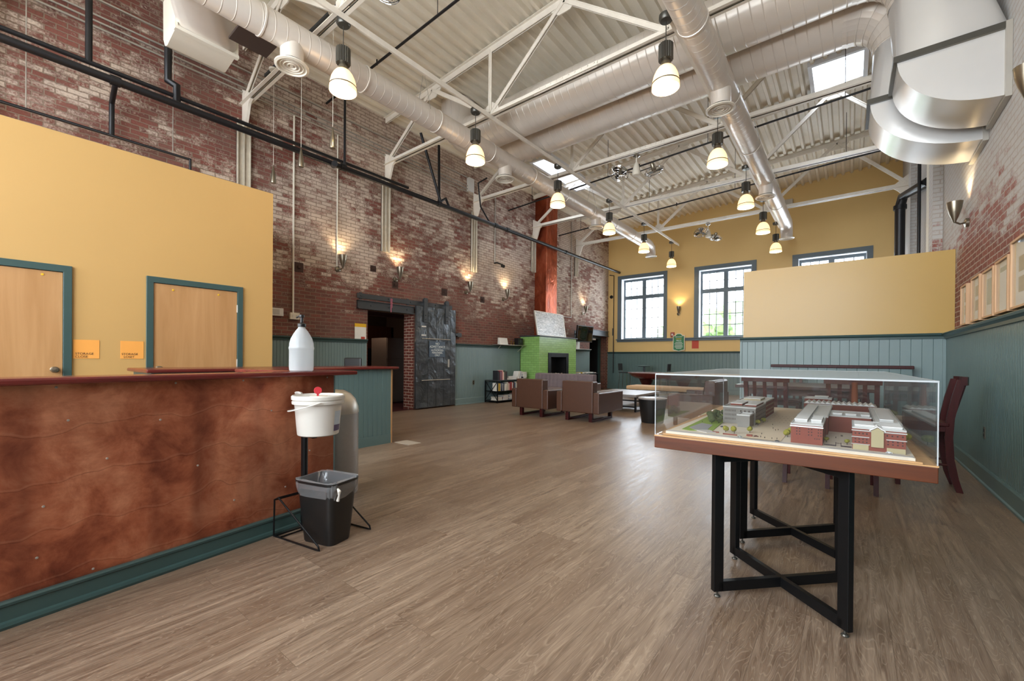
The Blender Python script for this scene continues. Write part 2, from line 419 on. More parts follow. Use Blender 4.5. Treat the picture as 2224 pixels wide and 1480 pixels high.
# ---------------------------------------------------------------- mesh helpers
class MB:
    def __init__(self): self.bm = bmesh.new(); self.mi = 0; self.tf = None
    def _f(self, vs, f):
        try:
            fc = self.bm.faces.new([vs[i] for i in f]); fc.material_index = self.mi; return fc
        except ValueError: return None
    def v(self, p):
        p = Vector(p)
        if self.tf is not None: p = self.tf @ p
        return self.bm.verts.new(p)
    def box(self, x0, x1, y0, y1, z0, z1):
        vs = [self.v(p) for p in ((x0, y0, z0), (x1, y0, z0), (x1, y1, z0), (x0, y1, z0), (x0, y0, z1), (x1, y0, z1), (x1, y1, z1), (x0, y1, z1))]
        for f in ((3, 2, 1, 0), (4, 5, 6, 7), (0, 1, 5, 4), (1, 2, 6, 5), (2, 3, 7, 6), (3, 0, 4, 7)): self._f(vs, f)
        return self
    def bar(self, p0, p1, w, h=None, up=(0, 0, 1)):
        """a rectangular bar between two points, w wide sideways, h thick along up"""
        h = w if h is None else h
        p0, p1 = Vector(p0), Vector(p1); d = (p1 - p0).normalized(); u = Vector(up)
        s = d.cross(u)
        if s.length < 1e-4: s = d.cross(Vector((1, 0, 0)))
        s.normalize(); u = s.cross(d).normalized()
        vs = []
        for p in (p0, p1):
            for a, b in ((-1, -1), (1, -1), (1, 1), (-1, 1)): vs.append(self.v(p + s * (a * w / 2) + u * (b * h / 2)))
        for f in ((3, 2, 1, 0), (4, 5, 6, 7), (0, 1, 5, 4), (1, 2, 6, 5), (2, 3, 7, 6), (3, 0, 4, 7)): self._f(vs, f)
        return self
    def ring(self, c, d, r, n, ref=None):
        d = Vector(d).normalized(); ref = Vector(ref) if ref is not None else (Vector((0, 0, 1)) if abs(d.z) < 0.9 else Vector((1, 0, 0)))
        s = d.cross(ref).normalized(); u = s.cross(d).normalized()
        return [self.v(Vector(c) + s * (math.cos(2 * PI * i / n) * r) + u * (math.sin(2 * PI * i / n) * r)) for i in range(n)], u
    def tube(self, pts, r, n=10, cap=True):
        pts = [Vector(p) for p in pts]; rs = r if isinstance(r, (list, tuple)) else [r] * len(pts)
        prev = None; ref = None
        for i, p in enumerate(pts):
            if i == 0: d = pts[1] - pts[0]
            elif i == len(pts) - 1: d = pts[-1] - pts[-2]
            else: d = (pts[i + 1] - p).normalized() + (p - pts[i - 1]).normalized()
            if d.length < 1e-6: d = pts[i] - pts[i - 1]
            if ref is not None and abs(d.normalized().dot(ref)) > 0.98: ref = None
            rg, u = self.ring(p, d, rs[i], n, ref)
            ref = u
            if prev:
                for k in range(n): self._f([prev[k], prev[(k + 1) % n], rg[(k + 1) % n], rg[k]], (0, 1, 2, 3))
            elif cap: self._f(rg[::-1], range(n))
            prev = rg
        if cap: self._f(prev, range(n))
        return self
    def lathe(self, prof, c=(0, 0, 0), n=24, axis='z', closed=False, capb=True, capt=True):
        """prof: (radius, height) pairs turned round an axis through c"""
        c = Vector(c); rings = []
        for r, h in prof:
            rg = []
            for i in range(n):
                a = 2 * PI * i / n; x, y = r * math.cos(a), r * math.sin(a)
                p = {'z': Vector((x, y, h)), 'x': Vector((h, x, y)), 'y': Vector((y, h, x))}[axis]
                rg.append(self.v(c + p))
            rings.append(rg)
        for a, b in zip(rings, rings[1:]):
            for k in range(n): self._f([a[k], a[(k + 1) % n], b[(k + 1) % n], b[k]], (0, 1, 2, 3))
        if capb and prof[0][0] > 1e-5: self._f(rings[0][::-1], range(n))
        if capt and prof[-1][0] > 1e-5: self._f(rings[-1], range(n))
        return self
    def prism(self, poly, axis, a, b):
        """a polygon in the plane square to axis, pushed from a to b along it"""
        def P(u, v, w): return {'x': (w, u, v), 'y': (u, w, v), 'z': (u, v, w)}[axis]
        A = [self.v(P(u, v, a)) for u, v in poly]; B = [self.v(P(u, v, b)) for u, v in poly]; n = len(poly)
        self._f(A[::-1], range(n)); self._f(B, range(n))
        for k in range(n): self._f([A[k], A[(k + 1) % n], B[(k + 1) % n], B[k]], (0, 1, 2, 3))
        return self
    def sphere(self, c, r, n=12, m=8, sq=(1, 1, 1)):
        c = Vector(c); rows = []
        for j in range(1, m):
            t = PI * j / m
            rows.append([self.v(c + Vector((r * sq[0] * math.sin(t) * math.cos(2 * PI * i / n), r * sq[1] * math.sin(t) * math.sin(2 * PI * i / n), r * sq[2] * math.cos(t)))) for i in range(n)])
        top = self.v(c + Vector((0, 0, r * sq[2]))); bot = self.v(c - Vector((0, 0, r * sq[2])))
        for k in range(n):
            self._f([top, rows[0][k], rows[0][(k + 1) % n]], (0, 1, 2)); self._f([bot, rows[-1][(k + 1) % n], rows[-1][k]], (0, 1, 2))
        for a, b in zip(rows, rows[1:]):
            for k in range(n): self._f([a[k], b[k], b[(k + 1) % n], a[(k + 1) % n]], (0, 1, 2, 3))
        return self
    def face(self, pts): self._f([self.v(p) for p in pts], range(len(pts))); return self
    def build(self, name, mats, parent=None, bevel=0.0, smooth=False, keep=False):
        bmesh.ops.recalc_face_normals(self.bm, faces=self.bm.faces)
        me = bpy.data.meshes.new(name)
        o = None
        if parent is None and not keep:
            xs = [v.co for v in self.bm.verts]
            c = Vector(((min(v.x for v in xs) + max(v.x for v in xs)) / 2, (min(v.y for v in xs) + max(v.y for v in xs)) / 2, min(v.z for v in xs)))
            for v in self.bm.verts: v.co -= c
        self.bm.to_mesh(me); self.bm.free()
        for m in (mats if isinstance(mats, (list, tuple)) else [mats]): me.materials.append(K[m] if isinstance(m, str) else m)
        if smooth:
            for p in me.polygons: p.use_smooth = True
            try: me.set_sharp_from_angle(angle=math.radians(38))
            except Exception: pass
        o = bpy.data.objects.new(name, me); COL.objects.link(o)
        if parent is not None: o.parent = parent
        elif not keep: o.location = c
        if bevel:
            md = o.modifiers.new('bevel', 'BEVEL'); md.width = bevel; md.segments = 2; md.limit_method = 'ANGLE'
        return o

def tag(o, label, cat, group=None, kind=None):
    o['label'] = label; o['category'] = cat
    if group: o['group'] = group
    if kind: o['kind'] = kind
    return o
def thing(name, label, cat, loc=(0, 0, 0), rz=0.0, group=None):
    o = bpy.data.objects.new(name, None); COL.objects.link(o)
    o.location = loc; o.rotation_euler = (0, 0, rz); o.empty_display_size = 0.1
    return tag(o, label, cat, group)
def struct(o): o['kind'] = 'structure'; return o
def dup(root, loc=None, rz=None, label=None, group=None):
    def cp(o, par):
        c = o.copy(); COL.objects.link(c)
        if par is not None: c.parent = par
        for ch in [k for k in S.objects if k.parent == o]: cp(ch, c)
        return c
    r = cp(root, None)
    if loc is not None: r.location = loc
    if rz is not None: r.rotation_euler = (0, 0, rz)
    if label: r['label'] = label
    if group: r['group'] = group
    return r
def text(name, s, size, mat, parent, loc, rot, align='CENTER', ext=0.001, spacing=1.0):
    cu = bpy.data.curves.new(name, 'FONT'); cu.body = s; cu.size = size; cu.extrude = ext; cu.align_x = align; cu.align_y = 'CENTER'; cu.space_line = spacing
    t = bpy.data.objects.new(name + '_tmp', cu); COL.objects.link(t)
    dg = bpy.context.evaluated_depsgraph_get(); dg.update()
    me = bpy.data.meshes.new_from_object(t.evaluated_get(dg))
    bpy.data.objects.remove(t); bpy.data.curves.remove(cu)
    me.name = name; me.materials.clear(); me.materials.append(K[mat])
    o = bpy.data.objects.new(name, me); COL.objects.link(o); o.parent = parent; o.location = loc; o.rotation_euler = rot
    return o
ROT_PX = (PI / 2, 0, PI / 2)      # lettering that faces +x
ROT_MY = (PI / 2, 0, 0)           # lettering that faces -y

def wall_boxes(mb, axis, a0, a1, z0, z1, f0, f1, holes):
    """wall slab with rectangular openings. axis = direction it runs along; f0..f1 its thickness"""
    us = sorted({a0, a1} | {h[0] for h in holes} | {h[1] for h in holes}); zs = sorted({z0, z1} | {h[2] for h in holes} | {h[3] for h in holes})
    for i in range(len(us) - 1):
        for j in range(len(zs) - 1):
            um, zm = (us[i] + us[i + 1]) / 2, (zs[j] + zs[j + 1]) / 2
            if any(h[0] < um < h[1] and h[2] < zm < h[3] for h in holes): continue
            if axis == 'y': mb.box(f0, f1, us[i], us[i + 1], zs[j], zs[j + 1])
            else: mb.box(us[i], us[i + 1], f0, f1, zs[j], zs[j + 1])
    return mb

def beads(mb, axis, a0, a1, face, out, z0, z1, pitch, groove=0.007, depth=0.006, thick=0.02):
    """tongue-and-groove boarding: boards with V grooves; out = +1/-1 side it faces"""
    n = max(1, round((a1 - a0) / pitch)); p = (a1 - a0) / n
    prof = []
    for i in range(n):
        u0 = a0 + i * p; u1 = u0 + p
        prof += [(u0 + (groove / 2 if i else 0), face), (u1 - (groove / 2 if i < n - 1 else 0), face)]
        if i < n - 1: prof.append((u1, face - out * depth))
    poly = [(a0, face - out * thick)] + prof + [(a1, face - out * thick)]
    if axis == 'y': poly = [(f, u) for u, f in poly]
    return mb.prism(poly, 'z', z0, z1)

# ---------------------------------------------------------------- the room
XL, XR, XB, YB, YF = -7.95, 1.07, 1.15, 16.46, -3.0
def ZR(x): return 6.42 + 0.062 * (x + 7.95)

struct(MB().box(XL - 0.02, XB + 0.02, YF - 0.5, YB + 0.02, -0.06, 0.0).build('floor', 'floor', keep=True))
mb = wall_boxes(MB(), 'y', YF, YB, 0, 6.6, XL - 0.34, XL, [(5.1, 6.30, 0, 2.24), (14.85, 16.28, 0, 2.16)])
struct(mb.build('wall_left', 'brick_left', keep=True))
mb = MB().box(XB, XB + 0.35, YF, YB, 0, 7.2)
struct(mb.build('wall_right', 'brick_right', keep=True))
for k, (a, b) in enumerate(((9.6, 10.0), (12.9, 13.3))): struct(MB().box(XB - 0.12, XB - .001, a, b, 1.6, 6.9).build('trim_pier_%d' % (k + 1), 'brick_right', keep=True))
WIN = [(-7.52, -5.50), (-4.51, -2.50), (-1.48, 0.52)]
WZ0, WZ1 = 2.04, 4.50
holes = [(a + 0.16, b - 0.14, WZ0, WZ1) for a, b in WIN]
mb = wall_boxes(MB(), 'x', XL - 0.3, XB + 0.3, 0, 7.3, YB, YB + 0.34, holes)
struct(mb.build('wall_back', 'yellow_back', keep=True))
mb = wall_boxes(MB(), 'x', XL - 0.3, XB + 0.3, 0, 7.3, YF - 0.3, YF, [(a, b, 1.2, 5.6) for a, b in ((-7.3, -5.0), (-4.6, -2.3), (-1.9, 0.4))])  # openings added to let fill light in from behind
struct(mb.build('wall_front', 'yellow', keep=True))

# windows of the back wall: casing, two sashes wide with a transom, muntins, panes
for i, (a, b) in enumerate(WIN):
    e = bpy.data.objects.new('window_%d' % (i + 1), None); COL.objects.link(e); e['kind'] = 'structure'; e.location = ((a + b) / 2, YB, 1.97)
    e.empty_display_size = .1
    T = Matrix.Translation(-Vector(e.location))
    def part(nm, fn, mat):
        m = MB(); m.tf = T; fn(m); return m.build(nm, mat, e)
    x0, x1 = a + 0.16, b - 0.14; xm = (x0 + x1) / 2
    def casing(m):
        m.box(a, x0, YB - 0.03, YB + 0.005, 2.04, 4.64).box(x1, b, YB - 0.03, YB + 0.005, 2.04, 4.64).box(a, b, YB - 0.032, YB + 0.005, 4.50, 4.64)
    part('casing', casing, 'casing')
    yg = YB + 0.24
    def frame(m):
        for u0, u1 in ((x0, x0 + 0.07), (x1 - 0.07, x1), (xm - 0.075, xm + 0.075)): m.box(u0, u1, yg, yg + 0.07, WZ0, WZ1)
        for z0, z1 in ((WZ0, WZ0 + 0.07), (3.68, 3.83), (WZ1 - 0.10, WZ1)): m.box(x0, x1, yg + 0.002, yg + 0.068, z0, z1)
    part('window_frame', frame, 'casing')
    def munt(m):
        for u0, u1 in ((x0 + 0.07, xm - 0.075), (xm + 0.075, x1 - 0.07)):
            for k in (1, 2):
                u = u0 + (u1 - u0) * k / 3; m.box(u - 0.011, u + 0.011, yg + 0.02, yg + 0.045, WZ0 + .07, 4.4)
            for z in (2.11 + .3925, 2.11 + .785, 2.11 + 1.1775, 4.115): m.box(u0, u1, yg + 0.022, yg + 0.043, z - 0.011, z + 0.011)
    part('muntins', munt, 'grey_paint')
    part('pane', lambda m: m.box(x0 + .05, x1 - .05, yg + 0.030, yg + 0.034, WZ0 + .05, WZ1 - .05), 'window_glass')
    def rev(m):
        m.box(x0 - 0.002, x0 + 0.01, YB + 0.001, yg, WZ0, WZ1).box(x1 - 0.01, x1 + 0.002, YB + 0.001, yg, WZ0, WZ1)
        m.box(x0, x1, YB + 0.001, yg, WZ1 - 0.01, WZ1 + 0.002).box(x0, x1, YB + 0.001, yg, WZ0 - 0.002, WZ0 + 0.01)
    part('reveal', rev, 'reveal')
for x0, x1 in ((-7.56, -2.30), (-1.52, 0.56)):
    struct(MB().box(x0, x1, YB - 0.09, YB + 0.002, 2.005, 2.045).box(x0 + .03, x1 - .03, YB - 0.045, YB + 0.002, 1.93, 2.005).build('trim_1' if x0 < -3 else 'trim_2', 'casing', keep=True, bevel=0.006))
# unseen windows added behind the camera for fill light
for i, (a, b) in enumerate(((-7.3, -5.0), (-4.6, -2.3), (-1.9, 0.4))):
    m = MB()
    for k in range(5): u = a + (b - a) * k / 4; m.box(u - 0.02, u + 0.02, YF - 0.2, YF - 0.16, 1.2, 5.6)
    for k in range(6): z = 1.2 + 4.4 * k / 5; m.box(a, b, YF - 0.2, YF - 0.16, z - 0.02, z + 0.02)
    struct(m.build('window_%d' % (i + 4), 'casing', keep=True))

# corrugated roof deck: ribs running the length of the room, open at the two skylights
P = 0.2033
SKYL = [(-6.85, -6.02, 9.25, 11.62), (-0.80, 0.24, 9.95, 11.15)]
mb = MB(); n = int((XB + 0.3 - XL) / P) + 1
y_a, y_b = YF - 0.1, YB + 0.3
def decstrip(x0, ya, yb):
    pr = [(0, 0), (0.052, 0), (0.078, 0.075), (0.177, 0.075), (P, 0)]
    A = []; B = []
    for dx, dz in pr:
        x = x0 + dx; z = ZR(x) + dz
        A.append(mb.v((x, ya, z))); B.append(mb.v((x, yb, z)))
    for k in range(4): mb._f([A[k], A[k + 1], B[k + 1], B[k]], (0, 1, 2, 3))
for k in range(-1, n):
    x0 = XL + k * P; cut = None
    for s in SKYL:
        if s[0] - 0.02 <= x0 and x0 + P <= s[1] + 0.1: cut = s
    if cut: decstrip(x0, y_a, cut[2]); decstrip(x0, cut[3], y_b)
    else: decstrip(x0, y_a, y_b)
struct(mb.build('ceiling', 'deck', keep=True))
for i, (x0, x1, y0, y1) in enumerate(SKYL):
    e = bpy.data.objects.new('window_%d' % (i + 7), None); COL.objects.link(e); e['kind'] = 'structure'; e.location = ((x0 + x1) / 2, (y0 + y1) / 2, ZR(x0))
    T = Matrix.Translation(-Vector(e.location)); zb = ZR(x0) - 0.02; zt = ZR(x0) + 0.42
    # snap to the ribs that were cut
    k0 = math.ceil((x0 - 0.02 - XL) / P); xs0 = XL + k0 * P; xs1 = xs0
    while xs1 + P <= x1 + 0.1: xs1 += P
    m = MB(); m.tf = T
    m.box(xs0 - .05, xs0 + .02, y0 - .05, y1 + .05, zb, zt).box(xs1 - .02, xs1 + .05, y0 - .05, y1 + .05, zb, zt + .05)
    m.box(xs0 + .02, xs1 - .02, y0 - .05, y0 + .02, zb, zt).box(xs0 + .02, xs1 - .02, y1 - .02, y1 + .05, zb, zt)
    m.build('curb', 'reveal', e)
    m = MB(); m.tf = T; m.box(xs0, xs1, y0, y1, zt - .03, zt - .024); m.build('pane', 'skylight', e)
    m = MB(); m.tf = T
    for q in (1, 2): y = y0 + (y1 - y0) * q / 3; m.box(xs0, xs1, y - .012, y + .012, zt - .06, zt - .03)
    m.build('glazing_bar', 'reveal', e)

# wainscots, caps and baseboards
def wains(nm, axis, a0, a1, face, out, ztop, pitch, mat='teal', base=True, cap=True, z0=0.0):
    struct(beads(MB(), axis, a0, a1, face, out, z0 + (0.0 if not base else 0.1), ztop - 0.03, pitch).build('trim_wainscot_' + nm, mat, keep=True))
    if base:
        m = MB()
        pr = [(-.018, 0), (.034, 0), (.034, .018), (.02, .026), (.02, .15), (.012, .165), (-.018, .165)]
        poly = [(face + out * p, z) for p, z in pr]
        if axis == 'y': m.prism(poly, 'y', a0, a1)
        else: m.prism(poly, 'x', a0, a1)
        struct(m.build('baseboard_' + nm, mat, keep=True))
    if cap:
        m = MB()
        pr = [(-.1, 0), (.02, 0), (.022, .03), (.04, .045), (.05, .05), (.055, .07), (.05, .078), (-.1, .078)]
        poly = [(face + out * p, ztop - .06 + z) for p, z in pr]
        if axis == 'y': m.prism(poly, 'y', a0, a1)
        else: m.prism(poly, 'x', a0, a1)
        struct(m.build('trim_cap_' + nm, K['teal_dark'], keep=True))
wains('right', 'y', YF, 8.52, XR - 0.01, -1, 1.59, 0.042)
struct(MB().box(XR + .01, XB + .001, YF, 8.5, 0, 1.55).build('trim_ledge', 'teal', keep=True))
wains('left_near', 'y', 2.62, 5.06, XL + 0.035, 1, 1.57, 0.06, 'teal_light')
wains('left_mid', 'y', 7.60, 10.34, XL + 0.035, 1, 1.57, 0.06, 'teal_light')
wains('left_far', 'y', 12.52, 14.80, XL + 0.035, 1, 1.57, 0.06, 'teal_light')
wains('back', 'x', XL, XB, YB - 0.035, -1, 1.51, 0.12)

# alcove partition on the right, with the booth ledge in front of it
YA = 8.50
struct(MB().box(-1.49, XB - 0.003, YA, YA + 0.13, 1.55, 2.785).build('wall_alcove', 'yellow_light', keep=True))
wains('alcove', 'x', -1.53, XR - 0.02, YA - 0.03, -1, 1.595, 0.118, 'teal_light')
struct(MB().box(-1.53, -1.50, YA - 0.05, YA + 0.15, 0, 1.56).box(-1.50, XR, YA - .011, YA + .12, 0, 1.56).build('trim_alcove_end', 'teal_light', keep=True))
struct(MB().box(XR - 0.045, XR - 0.012, YA - 0.062, YA - 0.03, .16, 1.53).build('trim_alcove_corner', 'teal_light', keep=True))

# storage closet: yellow partition, two doors in dark green frames
XS = -6.40
struct(wall_boxes(MB(), 'y', YF, 2.59, 0, 3.51, XS - 0.15, XS, [(1.27, 2.15, 0, 2.07), (-0.45, 0.55, 0, 2.07)]).box(XL + .002, XS - .15, 2.45, 2.59, 0, 3.51).box(XL + .002, XS - .15, YF, 2.45, 3.4, 3.51).build('wall_storage', 'yellow', keep=True))
for i, (y0, y1, hinge) in enumerate(((-0.45, 0.55, -1), (1.27, 2.15, 1))):
    e = bpy.data.objects.new('door_%d' % (i + 1), None); COL.objects.link(e); e['kind'] = 'structure'; e.location = (XS, (y0 + y1) / 2, 0)
    T = Matrix.Translation(-Vector(e.location))
    m = MB(); m.tf = T
    m.box(XS - .14, XS + .025, y0 - .06, y0 + .005, 0, 2.07).box(XS - .14, XS + .025, y1 - .005, y1 + .06, 0, 2.07).box(XS - .14, XS + .025, y0 - .06, y1 + .06, 2.065, 2.135)
    m.build('door_frame', 'teal_dark', e, bevel=.004)
    m = MB(); m.tf = T; m.box(XS - .035, XS + .008, y0 + .008, y1 - .008, 0.01, 2.06); leaf = m.build('door_leaf', 'birch', e)
    yk = y0 + 0.055 if hinge > 0 else y1 - 0.065
    m = MB(); m.tf = T
    m.lathe([(.0, .0), (.03, .0), (.032, .01), (.014, .018), (.014, .045), (.028, .052), (.032, .065), (.024, .08), (0, .083)], (XS + .008, yk, 1.055), 16, 'x'); m.build('door_knob', 'nickel', leaf, smooth=True)
    yh = y1 - 0.006 if hinge > 0 else y0 + 0.006
    for z in (1.84, 1.12, 0.3):
        m = MB(); m.tf = T; m.tube([(XS + .016, yh, z - .05), (XS + .016, yh, z + .05)], .009, 8); m.build('hinge', 'galv', leaf)
    if i == 1: ys = ((1.46, 2.0), (1.93, 2.0))
    else: ys = ((0.40, 2.02),)
    for yy, zz in ys:
        m = MB(); m.tf = T; m.lathe([(0, 0), (.011, 0), (.011, .004), (0, .006)], (XS + .008, yy, zz), 10, 'x'); m.build('screw_cover', 'yellow_card', leaf)

# kitchen beyond the sliding door
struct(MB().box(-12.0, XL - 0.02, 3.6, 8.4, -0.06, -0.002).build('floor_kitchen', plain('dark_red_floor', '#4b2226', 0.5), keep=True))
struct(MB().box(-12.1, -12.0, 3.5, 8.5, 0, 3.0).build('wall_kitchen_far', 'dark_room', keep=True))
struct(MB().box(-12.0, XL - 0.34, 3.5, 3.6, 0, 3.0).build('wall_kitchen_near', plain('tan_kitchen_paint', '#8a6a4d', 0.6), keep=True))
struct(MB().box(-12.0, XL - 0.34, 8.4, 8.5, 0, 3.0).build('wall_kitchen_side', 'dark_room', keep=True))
mb = MB()
for k in range(20): mb.box(-12.0, XL - .34, 3.6 + k * .24, 3.6 + k * .24 + .2, 2.62, 2.70)
mb.box(-12, XL - .34, 3.6, 8.4, 2.70, 2.76)
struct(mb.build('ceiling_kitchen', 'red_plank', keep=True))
struct(MB().box(-10.0, -9.8, 3.6, 8.4, 2.32, 2.62).build('trim_kitchen_beam', plain('grey_mauve_paint', '#6e5a60', 0.6), keep=True))
struct(MB().box(XL - .345, XL - .001, 6.295, 6.30, 0, 2.24).build('trim_door_reveal', 'brick_fresh', keep=True))
l = bpy.data.lights.new('kitchen_fill_light', 'POINT'); l.energy = 18; l.color = (1, .75, .55); l.shadow_soft_size = .15  # added fill light without a fixture, lifts the dark kitchen
o = bpy.data.objects.new('kitchen_fill_light', l); o.location = (-10.9, 5.2, 2.3); COL.objects.link(o)
# passage beyond the far corner door
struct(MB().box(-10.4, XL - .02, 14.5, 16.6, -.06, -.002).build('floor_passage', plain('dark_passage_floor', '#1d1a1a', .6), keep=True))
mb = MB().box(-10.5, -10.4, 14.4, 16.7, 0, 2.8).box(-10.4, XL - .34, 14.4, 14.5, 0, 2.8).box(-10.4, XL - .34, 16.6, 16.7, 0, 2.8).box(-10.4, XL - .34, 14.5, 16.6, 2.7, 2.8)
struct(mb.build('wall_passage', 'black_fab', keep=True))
struct(MB().box(XL - .345, XL + .004, 16.283, 16.30, 0, 2.16).box(XL - .002, XL + .004, 16.28, YB, 0, 2.16).build('trim_passage_reveal', 'brick_fresh', keep=True))
e = bpy.data.objects.new('door_3', None); COL.objects.link(e); e['kind'] = 'structure'; e.location = (XL - .3, 15.5, 0)
T = Matrix.Translation(-Vector(e.location))
m = MB(); m.tf = T; m.box(XL - .33, XL - .24, 16.18, 16.28, 0, 2.16).box(XL - .33, XL - .24, 14.85, 14.95, 0, 2.16).box(XL - .33, XL - .24, 14.95, 16.18, 2.06, 2.16); m.build('door_frame', 'teal_dark', e)
m = MB(); m.tf = T; m.bar((XL - .36, 14.96, 1.03), (XL - 1.1, 15.75, 1.03), .045, 2.04); lf = m.build('door_leaf', 'black_fab', e)
m = MB(); m.tf = T; m.box(XL - .30, XL - .2, 15.5, 15.75, 2.0, 2.06); m.build('door_closer', 'white', e)
struct(MB().box(XL - .02, XL + .06, 14.55, 16.35, 2.165, 2.37).box(XL - .02, XL + .10, 14.55, 16.35, 2.155, 2.175).box(XL - .02, XL + .10, 14.55, 16.35, 2.36, 2.38).build('trim_lintel_far', 'grey_paint', keep=True))
m = MB(); m.box(XL - .02, XL + .055, 4.84, 6.27, 2.225, 2.39).box(XL - .02, XL + .085, 4.84, 6.27, 2.215, 2.235).box(XL - .02, XL + .085, 4.84, 6.27, 2.38, 2.395)
for y in (5.15, 5.6, 6.08): m.lathe([(0, 0), (.018, 0), (.016, .012), (0, .014)], (XL + .055, y, 2.30), 8, 'x')
struct(m.build('trim_lintel_near', 'grey_paint', keep=True))
struct(MB().box(-5.06, -4.74, 3.69, 3.90, -.002, .004).build('trim_floor_plate', plain('pale_floor_plate', '#b5aa9b', .5), keep=True))

# trees outside the windows
def tree(x, y, h, r, sd, label):
    random.seed(sd)
    t = thing('tree', label, 'tree', (x, y, -1.0), group='trees outside the windows')
    MB().tube([(0, 0, 0), (0.05, 0, h * .5), (0, 0.1, h * .85)], [.14, .1, .04], 8).build('trunk', plain('bark', '#5b4a3b', .9), t)
    m = MB()
    for k in range(60):
        a = random.uniform(0, 2 * PI); q = random.random() ** .5; z = random.uniform(-1, 1)
        m.sphere((r * q * math.cos(a) * math.sqrt(1 - z * z * .7), r * q * math.sin(a), h * .72 + z * h * .26), random.uniform(.22, .5), 7, 5, (1, 1, .7))
    m.build('foliage', 'leaves', t)
tree(-5.2, 24.5, 5.2, 1.5, 3, 'leafy tree seen low through the middle window')
tree(-8.3, 27.5, 4.6, 1.4, 5, 'leafy tree seen low through the left window')

# ---------------------------------------------------------------- roof trusses
ZC = 5.43                                   # lower chord
def truss(y, zc0, label, left_col=True):
    t = thing('roof_truss', label, 'roof truss', (-3.4, y, 0), group='white steel roof trusses')
    def part(nm, fn, mat='steel_white'):
        m = MB(); m.tf = Matrix.Translation((3.4, -y, 0)); fn(m); return m.build(nm, mat, t)
    zt = lambda x: ZR(x) - 0.065
    def low(m):
        for s in (-1, 1):
            m.box(XL + .02, XB - .02, y + s * .012 - (.055 if s < 0 else 0), y + s * .012 + (.055 if s > 0 else 0), ZC - .045, ZC - .037)
            m.box(XL + .02, XB - .02, y + s * .012 - (.006 if s < 0 else 0), y + s * .012 + (.006 if s > 0 else 0), ZC - .045, ZC + .045)
    part('bottom_chord', low)
    def top(m):
        for s in (-1, 1):
            m.bar((XL + .02, y + s * .035, zt(XL) + .05), (XB - .02, y + s * .035, zt(XB) + .05), .055, .01)
            m.bar((XL + .02, y + s * .016, zt(XL)), (XB - .02, y + s * .016, zt(XB)), .01, .11)
    part('top_chord', top)
    lo = [-4.90, -1.86]; up = [-6.42, -3.42, -0.30]
    segs = [((XL + .1, ZC + .02), (up[0], zt(up[0]))), ((up[0], zt(up[0])), (lo[0], ZC)), ((lo[0], ZC), (up[1], zt(up[1]))), ((up[1], zt(up[1])), (lo[1], ZC)), ((lo[1], ZC), (up[2], zt(up[2]))), ((up[2], zt(up[2])), (XB - .1, ZC + .02))]
    for (xa, za), (xb, zb) in segs:
        def dg(m):
            m.bar((xa, y - .018, za), (xb, y - .018, zb), .01, .07); m.bar((xa, y + .018, za), (xb, y + .018, zb), .01, .07); m.bar((xa, y, za + .03), (xb, y, zb + .03), .06, .008)
        part('diagonal', dg)
    for x in lo:
        part('vertical', lambda m: m.box(x - .035, x + .035, y - .022, y - .014, ZC, zt(x)).box(x - .004, x + .004, y - .03, y + .03, ZC, zt(x)))
    for x in lo:
        part('gusset', lambda m: m.prism([(x - .10, ZC - .04), (x + .2, ZC - .04), (x + .18, ZC + .1), (x + .05, ZC + .2), (x - .09, ZC + .16)], 'y', y - .008, y + .008))
    for x in up:
        part('gusset', lambda m: m.prism([(x - .26, zt(x) + .03), (x - .24, zt(x) - .07), (x - .1, zt(x) - .18), (x + .1, zt(x) - .18), (x + .24, zt(x) - .07), (x + .26, zt(x) + .04)], 'y', y - .008, y + .008))
    # splice plate with rivets in the middle of the lower chord
    def sp(m):
        m.box(-3.95, -2.85, y - .034, y - .018, ZC - .05, ZC + .04)
        for k in range(10):
            for zz in (-.03, .02): m.sphere((-3.88 + k * .106 + (0.03 if zz > 0 else 0), y - .036, ZC + zz), .013, 6, 4)
    part('splice_plate', sp)
    part('wall_bracket', lambda m: m.prism([(XL + .01, ZC + .22), (XL + .34, ZC + .04), (XL + .36, ZC - .05), (XL + .28, ZC - .1), (XL + .16, ZC - .42), (XL + .01, ZC - .42)], 'y', y - .02, y + .02))
    part('wall_bracket', lambda m: m.prism([(XB - .01, ZC + .3), (XB - .34, ZC + .04), (XB - .36, ZC - .05), (XB - .28, ZC - .12), (XB - .12, ZC - .34), (XB - .01, ZC - .36)], 'y', y - .02, y + .02))
    part('wall_column', lambda m: m.box(XL + .002, XL + .02, y - .10, y + .10, zc0, ZC - .3).box(XL + .018, XL + .05, y - .012, y + .012, zc0, ZC - .3).box(XL + .002, XL + .06, y - .10, y - .085, zc0, ZC - .3).box(XL + .002, XL + .06, y + .085, y + .10, zc0, ZC - .3), 'steel_col')
    return t
truss(0.0, 3.4, 'steel roof truss directly overhead at the camera')
truss(2.74, 3.45, 'steel roof truss crossing by the cone lamps and the near end of the left duct')
truss(5.51, 3.51, 'white roof truss in front of the two big cross ducts')
truss(8.28, 3.53, 'white roof truss just beyond the two big cross ducts, second ceiling fan hung from it')
truss(11.02, 3.98, 'white roof truss crossing under the left skylight beside the copper flue')
truss(13.74, 4.27, 'farthest white roof truss, in front of the yellow window wall')

